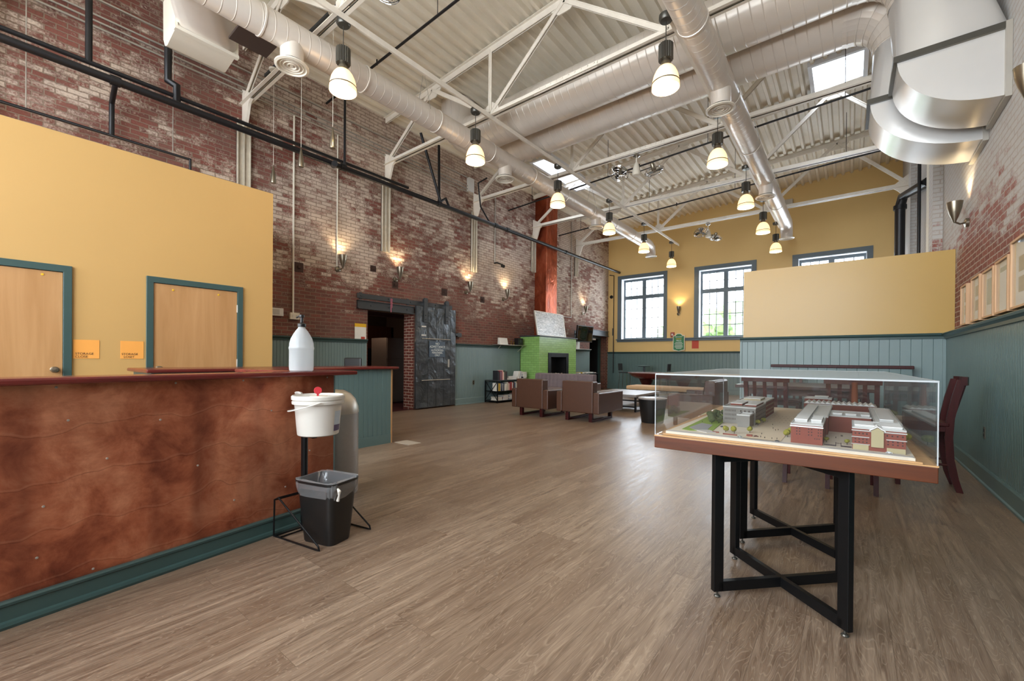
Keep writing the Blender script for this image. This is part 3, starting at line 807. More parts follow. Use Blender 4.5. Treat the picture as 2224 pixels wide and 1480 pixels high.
# ties running the length of the room under the trusses, carrying the lamps
for x, nm in ((-4.93, 'long white angle-iron tie on the left carrying the hanging lamps'), (-1.77, 'long white angle-iron tie on the right beside the spiral duct')):
    m = MB(); m.box(x - .01, x + .096, -2.98, 15.7, 5.376, 5.384).box(x + .088, x + .096, -2.98, 15.7, 5.31, 5.376)
    tag(m.build('steel_tie', 'steel_white'), nm, 'steel tie', 'long ceiling ties')
for y, z0_, z1_, nm in ((4.12, 6.05, 6.35, 'thin black sprinkler pipe under the roof deck nearest the camera'), (9.65, 5.55, 6.0, 'thin black sprinkler pipe under the deck just beyond the second truss'), (12.4, 5.45, 5.9, 'thin black sprinkler pipe nearest the yellow window wall')):
    m = MB(); m.tube([(XL + .1, y, z0_ - .0), (XB - .1, y, z1_)], .02, 8)
    for k in range(4):
        x = -7 + k * 2.3; zz = z0_ + (z1_ - z0_) * (x - XL) / (XB - XL)
        m.tube([(x, y, zz), (x, y, ZR(x) + .02)], .006, 5)
        m.tube([(x + .8, y, zz), (x + .8, y, zz + .09)], .014, 6)
    tag(m.build('sprinkler_pipe', 'black_pipe'), nm, 'pipe', 'sprinkler pipes across the ceiling')

# ---------------------------------------------------------------- round air ducts
def long_duct(x, z, r, y0, y1, label, outs):
    t = thing('air_duct', label, 'air duct', (x, (y0 + y1) / 2, z))
    yc = (y0 + y1) / 2
    m = MB(); pts = [(0, y0 - yc, 0), (0, y1 - yc - .45, 0)]
    rs = [r, r]
    for k in range(1, 6):
        a = k / 5 * PI / 2; pts.append((0, y1 - yc - .45 + .35 * math.sin(a), -.35 * (1 - math.cos(a)))); rs.append(r - .02 * k / 5)
    m.tube(pts, rs, 28); m.build('duct', 'duct_along_y', t, smooth=True)
    for y in outs:
        neck(t, (0, y - yc, 0), 0.13, .19, z - 4.72)
    neck(t, (0, y1 - yc - .10, 0), 0.13, .19, z - 4.72)
    for k in range(int((y1 - y0) / 2.77)):
        yy = y0 + .5 + 2.77 * k
        m = MB(); m.tube([(-r - .003, yy - yc, .02), (-.02, yy - yc, .62)], .004, 5); m.tube([(r + .003, yy - yc, .02), (.02, yy - yc, .62)], .004, 5)
        m.build('hanger_wire', 'galv', t)
    for k in range(9):
        yy = y0 + .9 + k * (y1 - y0 - 1.4) / 9
        m = MB(); m.lathe([(r + .002, -.012), (r + .010, -.008), (r + .010, .008), (r + .002, .012)], (0, yy - yc, 0), 28, 'y', capb=False, capt=False); m.build('joint_band', 'duct_plain', t, smooth=True)
    return t
def neck(t, c, r, rf, drop):
    m = MB(); m.lathe([(r, -drop), (r, 0)], c, 24); m.build('outlet_neck', 'duct_plain', t, smooth=True)
    m = MB(); cz = Vector(c) + Vector((0, 0, -drop))
    m.lathe([(r, .012), (rf, .0), (rf, -.014), (rf * .86, -.022), (rf * .82, -.006), (r * .9, .0)], cz, 28, capb=False, capt=False)
    for q, h in ((.72, .03), (.50, .03), (.28, .028)):
        m.lathe([(rf * q, .012), (rf * q * .93, -.012), (rf * (q - .13), .012), (rf * (q - .12), .02)], cz, 24, capb=False, capt=False)
    m.lathe([(0, -.004), (rf * .1, -.004), (rf * .14, .006)], cz, 16)
    m.lathe([(0, .03), (rf * .8, .03)], cz, 16)
    m.build('diffuser', 'offwhite', t, smooth=True)
ld = long_duct(-5.30, 5.06, .168, 1.1, 14.3, 'slim spiral air duct running down the left side above the hanging lamps', (2.35, 6.40, 10.2))
m = MB(); m.tf = Matrix.Translation((5.30, -7.7, -5.06)); m.tube([(-5.40, .80, 5.50), (-5.37, .88, 5.30), (-5.33, .98, 5.14), (-5.30, 1.14, 5.06)], .17, 28); m.build('branch_elbow', 'duct_plain', ld, smooth=True)
long_duct(-1.44, 5.09, .165, -2.95, 14.5, 'slim spiral air duct running down the right side with round outlets', (6.45, 10.5))

# two big cross ducts that bend down into square elbows on the right wall
def cross_duct(y, x_drop, z, r, wall_z0, wall_z1, yw0, yw1, xl, label, flange):
    t = thing('air_duct', label, 'air duct', (x_drop, y, z)); T = Matrix.Translation((-x_drop, -y, -z))
    R = .62
    m = MB(); m.tf = T
    # left end bends back up to the roof
    pts = []
    for k in range(6):
        a = PI / 2 * (1 - k / 5); pts.append((xl + .55 - .55 * math.sin(a) , y, z + .55 * (1 - math.cos(a)) if False else z + .55 - .55 * math.cos(a)))
    pts = [(xl, y, ZR(xl) + .05)] + [(xl + .55 * (1 - math.cos(a)), y, z + .55 * (1 - math.sin(a))) for a in [PI / 2 * k / 5 for k in range(6)]]
    pts.append((x_drop - R, y, z))
    m.tube(pts, r, 36); m.build('duct', 'duct_along_x', t, smooth=True)
    m = MB(); m.tf = T
    pts = []
    for k in range(6):
        a = PI / 2 * k / 5; pts.append((x_drop - R + R * math.sin(a), y, z - R + R * math.cos(a)))
    m.tube(pts, [r + .004] * 6, 36, cap=False)
    m.build('round_elbow', 'duct_plain', t)
    for k in range(6):
        a = PI / 2 * k / 5; p = Vector((x_drop - R + R * math.sin(a), y, z - R + R * math.cos(a))); d = Vector((math.cos(a), 0, -math.sin(a)))
        m = MB(); m.tf = T; m.tube([p - d * .008, p + d * .008], r + .012, 36); m.build('seam', 'duct_plain', t)
    # round to square transition
    x0, x1 = flange[0], XB
    zt = wall_z1
    n = 32; m = MB(); m.tf = T
    ra = []; rb = []
    cx, cy = (x0 + x1) / 2, (yw0 + yw1) / 2; hx, hy = (x1 - x0) / 2, (yw1 - yw0) / 2
    for i in range(n):
        a = 2 * PI * (i + .5) / n; c, s = math.cos(a), math.sin(a)
        ra.append(m.v((x_drop + r * c, y + r * s, z - R)))
        k = 1 / max(abs(c), abs(s)); rb.append(m.v((cx + hx * c * k, cy + hy * s * k, zt)))
    for i in range(n): m._f([ra[i], ra[(i + 1) % n], rb[(i + 1) % n], rb[i]], (0, 1, 2, 3))
    m.build('square_transition', 'sheet', t, smooth=True)
    # quarter-round rectangular elbow into the wall
    arc = [(x1 - (x1 - x0) * math.sin(q), zt - (zt - wall_z0) * math.cos(q)) for q in [PI / 2 * (1 - k / 18) for k in range(19)]]
    poly = arc + [(x1, zt)]
    m = MB(); m.tf = T; m.prism(poly, 'y', yw0, yw1); m.build('square_elbow', 'sheet', t, smooth=True)
    m = MB(); m.tf = T
    for ya, yb in ((yw0 - .03, yw0), (yw1, yw1 + .03)): m.box(x0 - .03, x1, ya, yb, zt - .03, zt + .03)
    m.box(x0 - .03, x0, yw0, yw1, zt - .03, zt + .03)
    m.build('flange', 'dark_grey', t)
    m = MB(); m.tf = T; m.box(x1 - .045, x1 - .002, yw0 - .035, yw0, wall_z0 - .03, zt + .03).box(x1 - .045, x1 - .002, yw1, yw1 + .035, wall_z0 - .03, zt + .03).box(x1 - .045, x1 - .002, yw0, yw1, wall_z0 - .03, wall_z0)
    m.build('wall_collar', 'galv', t)
    return t
cross_duct(6.30, 0.66, 5.755, .36, 3.69, 4.33, 5.93, 6.58, -6.5, 'nearer big cross duct, its square elbow higher and in front on the right wall', (0.36,))
cross_duct(7.12, 0.56, 5.755, .36, 3.62, 4.36, 6.76, 7.42, -6.5, 'farther big cross duct, its square elbow lower and behind on the right wall', (0.17,))
# big round duct with square end box at the top left
t = thing('air_duct', 'large round duct ending in a square boot at the top left corner', 'air duct', (-6.0, 1.6, 5.3)); T = Matrix.Translation((6.0, -1.6, -5.3))
m = MB(); m.tf = T; m.tube([(-5.05, -1.4, 5.62), (-5.3, .3, 5.60), (-5.45, 1.05, 5.56), (-5.72, 1.5, 5.48)], .34, 32); m.build('duct', 'duct_along_y', t, smooth=True)
m = MB(); m.tf = T
n = 24; ra = []; rb = []
cen = Vector((-5.72, 1.5, 5.48)); dr = Vector((-.55, .62, -.42)).normalized(); s = dr.cross(Vector((0, 0, 1))).normalized(); u = s.cross(dr).normalized()
for i in range(n):
    a = 2 * PI * (i + .5) / n; c, q = math.cos(a), math.sin(a); k = 1 / max(abs(c), abs(q))
    ra.append(m.v(cen + s * (.34 * c) + u * (.34 * q))); rb.append(m.v((-6.40, 1.80 + .32 * c * k, 5.49 + .30 * q * k)))
for i in range(n): m._f([ra[i], ra[(i + 1) % n], rb[(i + 1) % n], rb[i]], (0, 1, 2, 3))
m.build('square_transition', 'duct_plain', t, smooth=True)
m = MB(); m.tf = T; m.prism([(-6.40, 5.79), (-6.40, 5.19), (-6.80, 5.14), (-6.9, 5.18), (-6.98, 5.3), (-7.0, 5.79)], 'y', 1.48, 2.12); m.build('square_boot', 'offwhite', t, smooth=True)
m = MB(); m.tf = T; m.box(-6.42, -6.36, 1.46, 2.14, 5.15, 5.19).box(-6.42, -6.38, 1.46, 1.49, 5.19, 5.80).box(-6.42, -6.38, 2.11, 2.14, 5.19, 5.80); m.build('flange', 'offwhite', t)
m = MB(); m.tf = T; m.box(-5.86, -5.44, 1.86, 2.28, 5.02, 5.05); m.build('filter_grille', 'dark_room', t)

# ---------------------------------------------------------------- hanging bell lamps
def pendant():
    t = thing('pendant_lamp', '', 'hanging lamp', (0, 0, 4.49), group='bell lamps hung from the ceiling ties')
    m = MB(); m.lathe([(0, .885), (.085, .885), (.085, .835), (.07, .815), (0, .81)], n=20); m.build('canopy', 'dark_grey', t, smooth=True)
    m = MB(); m.tube([(0, 0, .81), (0, 0, .53)], .006, 6); m.build('stem', 'dark_grey', t)
    m = MB(); prof = []
    n = 40; r0, r1 = [], []
    for i in range(n):
        a = 2 * PI * i / n; r = .086 if i % 2 else .076
        r0.append(m.v((r * math.cos(a), r * math.sin(a), .34))); r1.append(m.v((r * math.cos(a), r * math.sin(a), .53)))
    for i in range(n): m._f([r0[i], r0[(i + 1) % n], r1[(i + 1) % n], r1[i]], (0, 1, 2, 3))
    m._f(r0[::-1], range(n)); m._f(r1, range(n)); m.build('ballast_housing', 'dark_grey', t)
    m = MB(); m.lathe([(.05, .34), (.055, .30), (.06, .27)], n=20); m.build('collar', 'nickel', t, smooth=True)
    m = MB(); m.lathe([(.055, .27), (.085, .25), (.115, .21), (.14, .155), (.153, .10), (.16, .04), (.162, 0), (.157, 0), (.154, .04), (.135, .15), (.11, .2), (.08, .24)], n=28, capb=False, capt=False); m.build('glass_shade', 'shade', t, smooth=True)
    m = MB(); m.lathe([(.1605, .062), (.1635, .062), (.1635, .054), (.162, .05)], n=28, capb=False, capt=False); m.build('shade_ring', 'dark_grey', t)
    m = MB(); m.lathe([(.0, .035), (.154, .035), (.15, .025), (0, .02)], n=28); m.build('lens', 'lens', t)
    return t
p0 = pendant()
LP = [(-4.93, 2.80, 'nearest bell lamp on the left, at the first truss'), (-4.93, 5.17, 'bell lamp on the left beside the joint of the second truss'), (-4.93, 7.73, 'third bell lamp back on the left, in front of the skylight'), (-4.93, 10.22, 'fourth bell lamp back on the left'), (-4.93, 12.61, 'left bell lamp at the far end of the slim duct, above the left window'), (-4.93, 15.16, 'lowest and farthest bell lamp on the left, between two windows'),
      (-1.77, 5.17, 'large nearest bell lamp on the right beside the spiral duct'), (-1.77, 7.74, 'right bell lamp under the first round outlet'), (-1.77, 10.24, 'third bell lamp back on the right'), (-1.77, 12.55, 'fourth bell lamp back on the right, by the second outlet'), (-1.77, 14.95, 'farthest bell lamp on the right, at the duct end')]
for i, (x, y, lb) in enumerate(LP):
    o = p0 if i == 0 else dup(p0)
    o.location = (x, y, 4.49); o['label'] = lb

def cone():
    t = thing('cone_pendant', '', 'hanging lamp', (0, 0, 4.11), group='slim metal cone lamps by the brick wall')
    m = MB(); m.lathe([(.040, 0), (.043, .02), (.036, .12), (.022, .21), (.009, .27), (.004, .30)], n=18); m.build('cone_shade', 'nickel', t, smooth=True)
    m = MB(); m.tube([(0, 0, .30), (0, 0, 1.86)], .0035, 6); m.build('cord', 'offwhite', t)
    m = MB(); m.lathe([(0, 1.86), (.07, 1.87), (.075, 1.90), (0, 1.905)], n=18); m.build('canopy', 'offwhite', t, smooth=True)
    return t
c0 = cone()
for i, (x, lb) in enumerate(((-5.65, 'slim nickel cone lamp farthest from the brick wall'), (-6.58, 'middle of the three slim nickel cone lamps'), (-7.56, 'slim nickel cone lamp hung closest to the brick wall'))):
    o = c0 if i == 0 else dup(c0); o.location = (x, 3.06, 4.11); o['label'] = lb
m = MB(); m.box(-7.9, -5.4, 3.04, 3.08, 6.017, 6.057); tag(m.build('support_strut', 'grey_paint'), 'slotted grey strut over the cone lamps', 'metal strut')

# ---------------------------------------------------------------- twin-head ceiling fans
def fan():
    t = thing('ceiling_fan', '', 'ceiling fan', (0, 0, 0), group='twin caged ceiling fans')
    m = MB(); m.lathe([(0, .0), (.05, .0), (.07, -.05), (.03, -.08), (0, -.08)], n=16); m.build('mount', 'chrome', t, smooth=True)
    m = MB(); m.lathe([(.015, -.07), (.015, -.17), (.04, -.2), (.07, -.30), (.08, -.38), (.075, -.43), (.03, -.45), (0, -.45)], n=18, capb=False); m.build('motor_housing', 'offwhite', t, smooth=True)
    for s in (-1, 1):
        c = Vector((s * .34, 0, -.36 - .03 * s)); tilt = Matrix.Translation(c) @ Matrix.Rotation(s * .45, 4, 'X') @ Matrix.Rotation(-s * .25, 4, 'Y')
        m = MB(); m.tube([(s * .07, 0, -.36), (s * .34, 0, -.30)], .009, 6); m.build('arm', 'black_metal', t)
        m = MB(); m.tf = tilt
        for r, h in ((.19, 0), (.195, -.03), (.15, -.065), (.10, -.075), (.05, -.08), (.15, .05), (.09, .06)):
            pts = [(r * math.cos(2 * PI * k / 24), r * math.sin(2 * PI * k / 24), h) for k in range(25)]; m.tube(pts, .0028 if r < .18 else .005, 4, cap=False)
        for k in range(16):
            a = 2 * PI * k / 16; ca, sa = math.cos(a), math.sin(a)
            m.tube([(.03 * ca, .03 * sa, -.08), (.12 * ca, .12 * sa, -.07), (.19 * ca, .19 * sa, -.02), (.19 * ca, .19 * sa, .01), (.12 * ca, .12 * sa, .055), (.05 * ca, .05 * sa, .06)], .0022, 4)
        m.build('cage', 'chrome', t)
        m = MB(); m.tf = tilt; m.lathe([(0, -.04), (.03, -.035), (.045, .02), (.045, .11), (.03, .15), (0, .16)], n=14); m.build('fan_motor', 'nickel', t, smooth=True)
        for k in range(3):
            m = MB(); m.tf = tilt @ Matrix.Rotation(2 * PI * k / 3, 4, 'Z') @ Matrix.Rotation(.4, 4, 'X'); m.prism([(.03, -.02), (.15, -.06), (.165, .0), (.14, .045), (.03, .02)], 'z', -.014, -.010); m.build('blade', 'black_plastic', t)
    return t
f0 = fan()
for i, (x, y, z, r, lb) in enumerate(((-3.42, 2.72, 5.36, .5, 'twin ceiling fan cut off by the top edge of the picture'), (-3.40, 8.26, 5.36, .3, 'twin caged fan under the second truss, in the middle of the ceiling'), (-3.38, 13.72, 5.36, 1.2, 'twin fan hung before the yellow wall between the two left windows'))):
    o = f0 if i == 0 else dup(f0); o.location = (x, y, z); o.rotation_euler = (0, 0, r); o['label'] = lb

# ---------------------------------------------------------------- cup wall lights
def sconce():
    t = thing('wall_sconce', '', 'wall light', (0, 0, 3.0), group='cup shaped wall lights')       # faces +x, plate on the wall at x = 0
    m = MB(); m.lathe([(0, 0), (.055, 0), (.055, .03), (.02, .045), (0, .045)], (0, -.04, -.02), 18, 'x'); m.build('wall_plate', 'nickel', t, smooth=True)
    m = MB(); m.tube([(.03, -.04, -.02), (.08, -.02, -.03), (.13, 0, .0)], .011, 8); m.build('arm', 'nickel', t)
    m = MB(); m.lathe([(.012, -.01), (.025, .03), (.05, .10), (.068, .17), (.076, .235), (.078, .25), (.072, .25), (.064, .17), (.045, .10), (.02, .05)], (.13, 0, 0), 24, capt=False); m.build('metal_cup', 'nickel', t, smooth=True)
    m = MB(); m.sphere((.13, 0, .20), .032, 12, 8); m.build('bulb', 'lens', t)
    return t
s0 = sconce()
def glow(x, y, z, e=9):
    l = bpy.data.lights.new('sconce_light', 'SPOT'); l.energy = e; l.color = (1, .78, .48); l.spot_size = math.radians(120); l.spot_blend = .6; l.shadow_soft_size = .03
    o = bpy.data.objects.new('sconce_light', l); o.location = (x, y, z); o.rotation_euler = (PI, 0, 0); COL.objects.link(o)
SC = [(XL, 4.46, 2.97, 0, 'cup wall light nearest the camera on the left brick wall'), (XL, 5.82, 2.97, 0, 'cup wall light over the near end of the sliding door track'), (XL, 8.05, 2.97, 0, 'cup wall light on the brick just past the sliding door'), (XL, 9.60, 2.97, 0, 'cup wall light on the brick left of the copper flue'), (XL, 14.3, 2.97, 0, 'cup wall light right of the copper flue above the television'),
      (-5.03, YB, 2.97, -PI / 2, 'cup wall light on the yellow wall between two windows'), (XB, 7.65, 2.97, PI, 'cup wall light on the right brick wall below the big duct elbow'), (XB, 4.85, 3.16, PI, 'cup wall light cut off by the right edge of the picture')]
for i, (x, y, z, r, lb) in enumerate(SC):
    o = s0 if i == 0 else dup(s0); o.location = (x, y, z); o.rotation_euler = (0, 0, r); o['label'] = lb
    d = Vector((math.cos(r), math.sin(r))) * .13
    glow(x + d.x, y + d.y, z + .26)

# ---------------------------------------------------------------- pipes and conduits on the walls
def pipe(label, cat, mat, *runs, name='wall_pipe', n=10, group=None):
    m = MB()
    for pts, r in runs: m.tube(pts, r, n)
    return tag(m.build(name, mat, smooth=True), label, cat, group)
X1 = XL + .52
pipe('thick black sprinkler main running along the left brick wall', 'pipe', 'black_pipe', ([(X1, -2.98, 4.73), (X1, 16.4, 4.785)], .048), *[([(X1, y - .05, 4.74 + y * .003), (X1, y + .05, 4.74 + y * .003)], .062) for y in (1.09, 4.23, 6.6, 8.6, 9.1, 12.2)])
pipe('thinner black pipe just above the sprinkler main', 'pipe', 'black_pipe', ([(X1 - .1, -2.98, 4.90), (X1 - .1, 5.8, 4.90)], .03))
pipe('low thin black pipe just above the yellow storage wall', 'pipe', 'black_pipe', ([(XL + .15, -2.98, 4.17), (XL + .15, 1.98, 4.17), (XL + .15, 1.98, 3.3)], .022), ([(XL + .15, 1.11, 4.17), (XL + .15, 1.11, 4.6), (X1, 1.09, 4.70)], .03))
pipe('upright black pipe at the upper left corner', 'pipe', 'black_pipe', ([(X1 - .1, .857, 4.90), (X1 - .1, .857, 6.3)], .035))
pipe('stout black riser beside the square duct boot', 'pipe', 'black_pipe', ([(X1 - .1, 1.75, 4.80), (X1 - .1, 1.75, 5.05), (X1 - .14, 1.66, 5.1), (X1 - .14, 1.66, 6.3)], .05))
pipe('thin black riser above the bell lamp nearest the camera', 'pipe', 'black_pipe', ([(X1, 4.26, 4.80), (X1, 4.26, 6.35)], .022))
pipe('pair of black drop pipes meeting the main past the second truss', 'pipe', 'black_pipe', ([(X1, 6.6, 4.80), (X1, 6.58, 6.1)], .03), ([(X1 + .05, 6.6, 4.80), (X1 + .1, 5.97, 6.1)], .03), ([(X1, 6.64, 4.83), (X1, 6.8, 4.95), (X1, 6.9, 4.80)], .03))
pipe('capped black stub pointing out from the sprinkler main', 'pipe', 'black_pipe', ([(X1, 4.04, 4.72), (X1 + .40, 3.85, 4.58)], .05))
pipe('bent black pipe hooking over the third wall column', 'pipe', 'black_pipe', ([(X1 + .3, 7.9, 5.72), (X1, 7.9, 5.67), (X1, 8.0, 5.1), (X1, 8.28, 4.85), (X1, 8.37, 4.79)], .02))
for y, a, b in ((.35, 4.17, 6.4), (1.77, 4.17, 6.4)):
    pipe('thin steel hanger rod of the low black pipe, at its ' + ('camera end' if y < 1 else 'bend'), 'hanger rod', 'galv', ([(XL + .15, y, a), (XL + .15, y, b)], .006), name='hanger_rod', n=6, group='hanger rods on the left wall')
pipe('bundle of pale electrical conduits high along the left brick wall', 'conduit', 'galv', *[([(XL + .03, -2.98, z), (XL + .03, 8.05, z)], .014) for z in (5.60, 5.68, 5.76, 5.98)], name='electrical_conduit', n=8)
m = MB().box(XL, XL + .08, 8.02, 8.22, 5.62, 5.98); tag(m.build('junction_box', 'white'), 'pale junction box where the high conduits end', 'junction box')
pipe('white conduit dropping to the switch box by the storage wall', 'conduit', 'offwhite', ([(XL + .02, 3.56, 1.98), (XL + .02, 3.56, 5.6)], .017), name='electrical_conduit', n=8)
pipe('white conduit dropping to the nearest cup wall light', 'conduit', 'offwhite', ([(XL + .02, 4.40, 3.0), (XL + .02, 4.40, 5.6)], .013), name='electrical_conduit', n=8)
pipe('pale conduit dropping to a small black spotlight on the brick', 'conduit', 'galv', ([(XL + .02, 9.15, 3.95), (XL + .02, 9.15, 5.9)], .015), name='electrical_conduit', n=8)
m = MB().tube([(XL, 9.15, 3.93), (XL + .1, 9.15, 3.93), (XL + .15, 9.35, 3.9)], .02, 8); m.lathe([(0, 0), (.035, .01), (.05, .1), (0, .1)], (XL + .1, 9.35, 3.88), 12, 'y'); tag(m.build('spotlight', 'black_metal'), 'small black spotlight at the end of a conduit', 'spotlight')
pipe('pale conduit on the brick just right of the copper flue', 'conduit', 'offwhite', ([(XL + .02, 12.35, 4.5), (XL + .02, 12.35, 6.4)], .02), ([(XL + .02, 12.35, 4.5), (XL + .02, 12.6, 4.4)], .02), name='electrical_conduit', n=8)
pipe('tall conduit beside the far wall column running down to the television', 'conduit', 'galv', ([(XL + .02, 13.4, 2.7), (XL + .02, 13.4, 6.2)], .016), ([(XL + .02, 12.6, 2.72), (XL + .02, 13.4, 2.72)], .012), ([(XL + .02, 12.9, 2.3), (XL + .02, 12.9, 2.72)], .012), name='electrical_conduit', n=8)
pipe('thin black pipe looping at the left corner of the yellow wall', 'pipe', 'black_pipe', ([(XL + .1, YB - .10, 4.72), (XL + .29, YB - .10, 4.68), (XL + .29, YB - .10, .65)], .018), ([(XL + .29, YB - .14, 2.2), (XL + .29, YB - .14, 2.5)], .03))
m = MB().lathe([(0, 0), (.07, 0), (.07, -.03), (0, -.04)], (XL + .15, YB, 3.82), 16, 'y'); tag(m.build('wall_bell', 'black_metal', smooth=True), 'small round black bell in the far left corner', 'wall bell')
pipe('stout black drain pipe that elbows into the right brick wall', 'pipe', 'black_pipe', ([(.84, 12.6, 2.0), (.84, 12.6, 4.62), (.88, 12.5, 4.80), (1.16, 11.3, 4.66)], .09), ([(.84, 12.6, 4.55), (.84, 12.6, 4.64)], .115), n=16)
pipe('thin black pipe down the right brick wall behind the alcove', 'pipe', 'black_pipe', ([(1.03, 11.35, 2.0), (1.03, 11.35, 6.6)], .028))
pipe('pair of white conduits down the right brick wall', 'conduit', 'offwhite', ([(1.11, 11.0, 2.0), (1.11, 11.0, 6.6)], .014), ([(1.11, 10.85, 2.0), (1.11, 10.85, 6.6)], .014), name='electrical_conduit', n=8)

# iron anchor plates in the brick
for i, (y, z, w, lb) in enumerate(((3.66, 2.86, .17, 'rusty square anchor plate nearest the storage wall'), (5.22, 3.10, .13, 'small anchor plate highest on the brick, left of a wall column'), (5.78, 2.83, .15, 'anchor plate right below a cup wall light'), (7.25, 2.86, .17, 'anchor plate above the sliding door'), (8.65, 2.83, .16, 'anchor plate between two cup wall lights, farthest back'))):
    m = MB().box(XL, XL + .015, y - w / 2, y + w / 2, z - w / 2, z + w / 2); m.box(XL + .015, XL + .045, y - .025, y + .025, z - .025, z + .025)
    tag(m.build('anchor_plate', K.setdefault('rust', plain('rusty_iron', '#4a342c', .7, .4, .2, 30)), bevel=.003), lb, 'anchor plate', 'iron anchor plates')

# ---------------------------------------------------------------- copper-fronted bar on the left
t = thing('bar_counter', 'long bar counter with a stained copper front and red-brown wood top', 'bar counter', (-3.08, 1.72, 0), .1267)
m = MB(); m.box(-.14, -.045, -4.4, -.012, 0, 1.06).box(-.95, -.14, -.22, -.012, 0, 1.06); m.build('counter_body', 'teal_dark', t)
m = MB(); m.box(-.62, -.14, -4.4, -.22, .84, .88); m.build('work_surface', 'dark_grey', t)
m = MB(); m.box(-.045, -.03, -4.4, -.012, .10, 1.065); m.build('copper_panel', 'copper', t)
m = MB(); m.box(-.95, -.03, -.012, 0, 0, 1.06); m.build('end_panel', 'teal', t)
m = MB(); pr = [(-.05, 0), (.0, 0), (.004, .014), (.0, .028), (-.012, .034), (-.014, .095), (-.006, .10), (-.004, .112), (-.012, .12), (-.05, .12)]; m.prism(pr, 'y', -4.4, .0); m.build('base_moulding', 'teal_dark', t)
m = MB(); m.prism([(.085, -4.4), (.085, .12), (-1.02, .12), (-1.02, -.25), (-.15, -.25), (-.15, -4.4)], 'z', 1.068, 1.1); m.build('counter_top', 'redwood', t, bevel=.01)
for y, z in [(-1.1, .85), (-1.46, .89), (-1.32, .68), (-1.54, .5), (-1.56, .27), (-1.37, .14), (-1.03, 1.05), (-.67, 1.05), (-1.5, 1.05), (-.39, .3), (-.49, .84), (-.07, 1.05), (-.21, .52), (-.92, .56), (-.72, .3), (-.05, .25)]:
    m = MB(); m.lathe([(0, .0), (.006, .0), (.005, .004), (0, .005)], (-.03, y, z), 8, 'x'); m.build('nail_head', 'galv', t)

t = thing('service_counter', 'low green beadboard counter with red-brown top, behind the bar', 'counter', (-5.4, 2.4, 0))
m = MB(); m.box(-.4, .30, -1.4, 1.24, 0, 1.04); m.build('counter_body', 'teal_dark', t)
m = MB(); beads(m, 'y', -1.4, 1.235, .322, 1, .13, 1.04, .072); m.build('beadboard', 'teal', t)
m = MB(); m.box(.29, .325, -1.4, 1.245, 0, .13).box(-.4, .32, 1.24, 1.25, 0, .13); m.build('base_moulding', 'teal', t)
m = MB(); m.box(.27, .326, 1.236, 1.258, .0, 1.045); m.build('edge_post', 'birch', t)
m = MB(); m.box(-.42, .40, -1.45, 1.32, 1.045, 1.08); m.build('counter_top', 'redwood', t, bevel=.012)
t = thing('desk_chair', 'black rounded chair back showing just above the green counter', 'chair', (-6.25, 3.75, 0), .4)
m = MB(); m.box(-.16, .16, -.02, .02, .88, 1.2); m.build('backrest', 'black_plastic', t, bevel=.03)
m = MB(); m.box(-.2, .2, -.42, -.02, .62, .68); m.build('seat', 'black_fab', t, bevel=.02)
m = MB(); m.tube([(0, -.2, .62), (0, -.2, .06)], .025, 8); m.bar((0, .0, .9), (0, -.1, .64), .05, .01)
for k in range(5):
    a = 2 * PI * k / 5; m.bar((0, -.2, .06), (.25 * math.cos(a), -.2 + .25 * math.sin(a), .02), .04, .03)
m.build('base', 'black_metal', t)

# pump jug on the bar
t = thing('pump_jug', 'translucent gallon jug with a black pump on the bar top', 'jug', (-3.082, 1.445, 1.1), .3)
m = MB(); n = 28
prof = [(.070, 0), (.078, .008), (.080, .03), (.080, .155), (.083, .16), (.083, .172), (.080, .177), (.079, .20), (.070, .235), (.052, .270), (.034, .298), (.024, .31), (.024, .325)]
m.lathe(prof, n=28); m.build('jug_body', 'milky', t, smooth=True)
m = MB(); m.lathe([(.027, .318), (.029, .32), (.029, .34), (.02, .346), (.010, .35), (.010, .385), (.018, .39), (.018, .405), (0, .407)], n=16); pc = m.build('pump', 'black_plastic', t, smooth=True)
m = MB(); m.tube([(0, 0, .396), (-.035, .0, .394), (-.05, 0, .386)], .006, 8); m.build('nozzle', 'black_plastic', pc)

# wipes bucket on a wire stand, waste bin under it
t = thing('bucket_stand', 'black wire stand with a pole holding up the white bucket', 'stand', (-2.85, 1.42, 0))
T = Matrix.Translation((2.85, -1.42, 0))
m = MB(); m.tf = T; m.tube([(-2.935, 1.40, .02), (-2.935, 1.40, .69)], .022, 10); m.build('pole', 'black_metal', t)
m = MB(); m.tf = T; m.lathe([(0, .0), (.07, .0), (.07, -.012), (0, -.012)], (-2.79, 1.40, .690), 24); m.box(-2.95, -2.79, 1.385, 1.415, .66, .676); m.build('tray', 'black_metal', t)
for (ax, ay), (bx, by) in (((-3.00, 1.23), (-2.55, 1.31)), ((-3.03, 1.62), (-2.60, 1.70))):
    m = MB(); m.tf = T
    m.tube([(ax, ay, .008), (ax + .01, ay, .25), (ax + .05, ay + .008, .27), (bx - .01, by, .03), (bx, by, .008), (bx - .03, by - .005, .007), (ax, ay, .008)], .006, 8); m.build('side_frame', 'black_metal', t)
for a, b in (((-2.99, 1.23, .008), (-3.02, 1.62, .008)), ((-2.94, 1.24, .008), (-2.97, 1.63, .008)), ((-2.985, 1.23, .25), (-3.015, 1.62, .25)), ((-2.95, 1.24, .27), (-2.98, 1.63, .27))):
    m = MB(); m.tf = T; m.tube([a, b], .005, 8); m.build('cross_wire', 'black_metal', t)

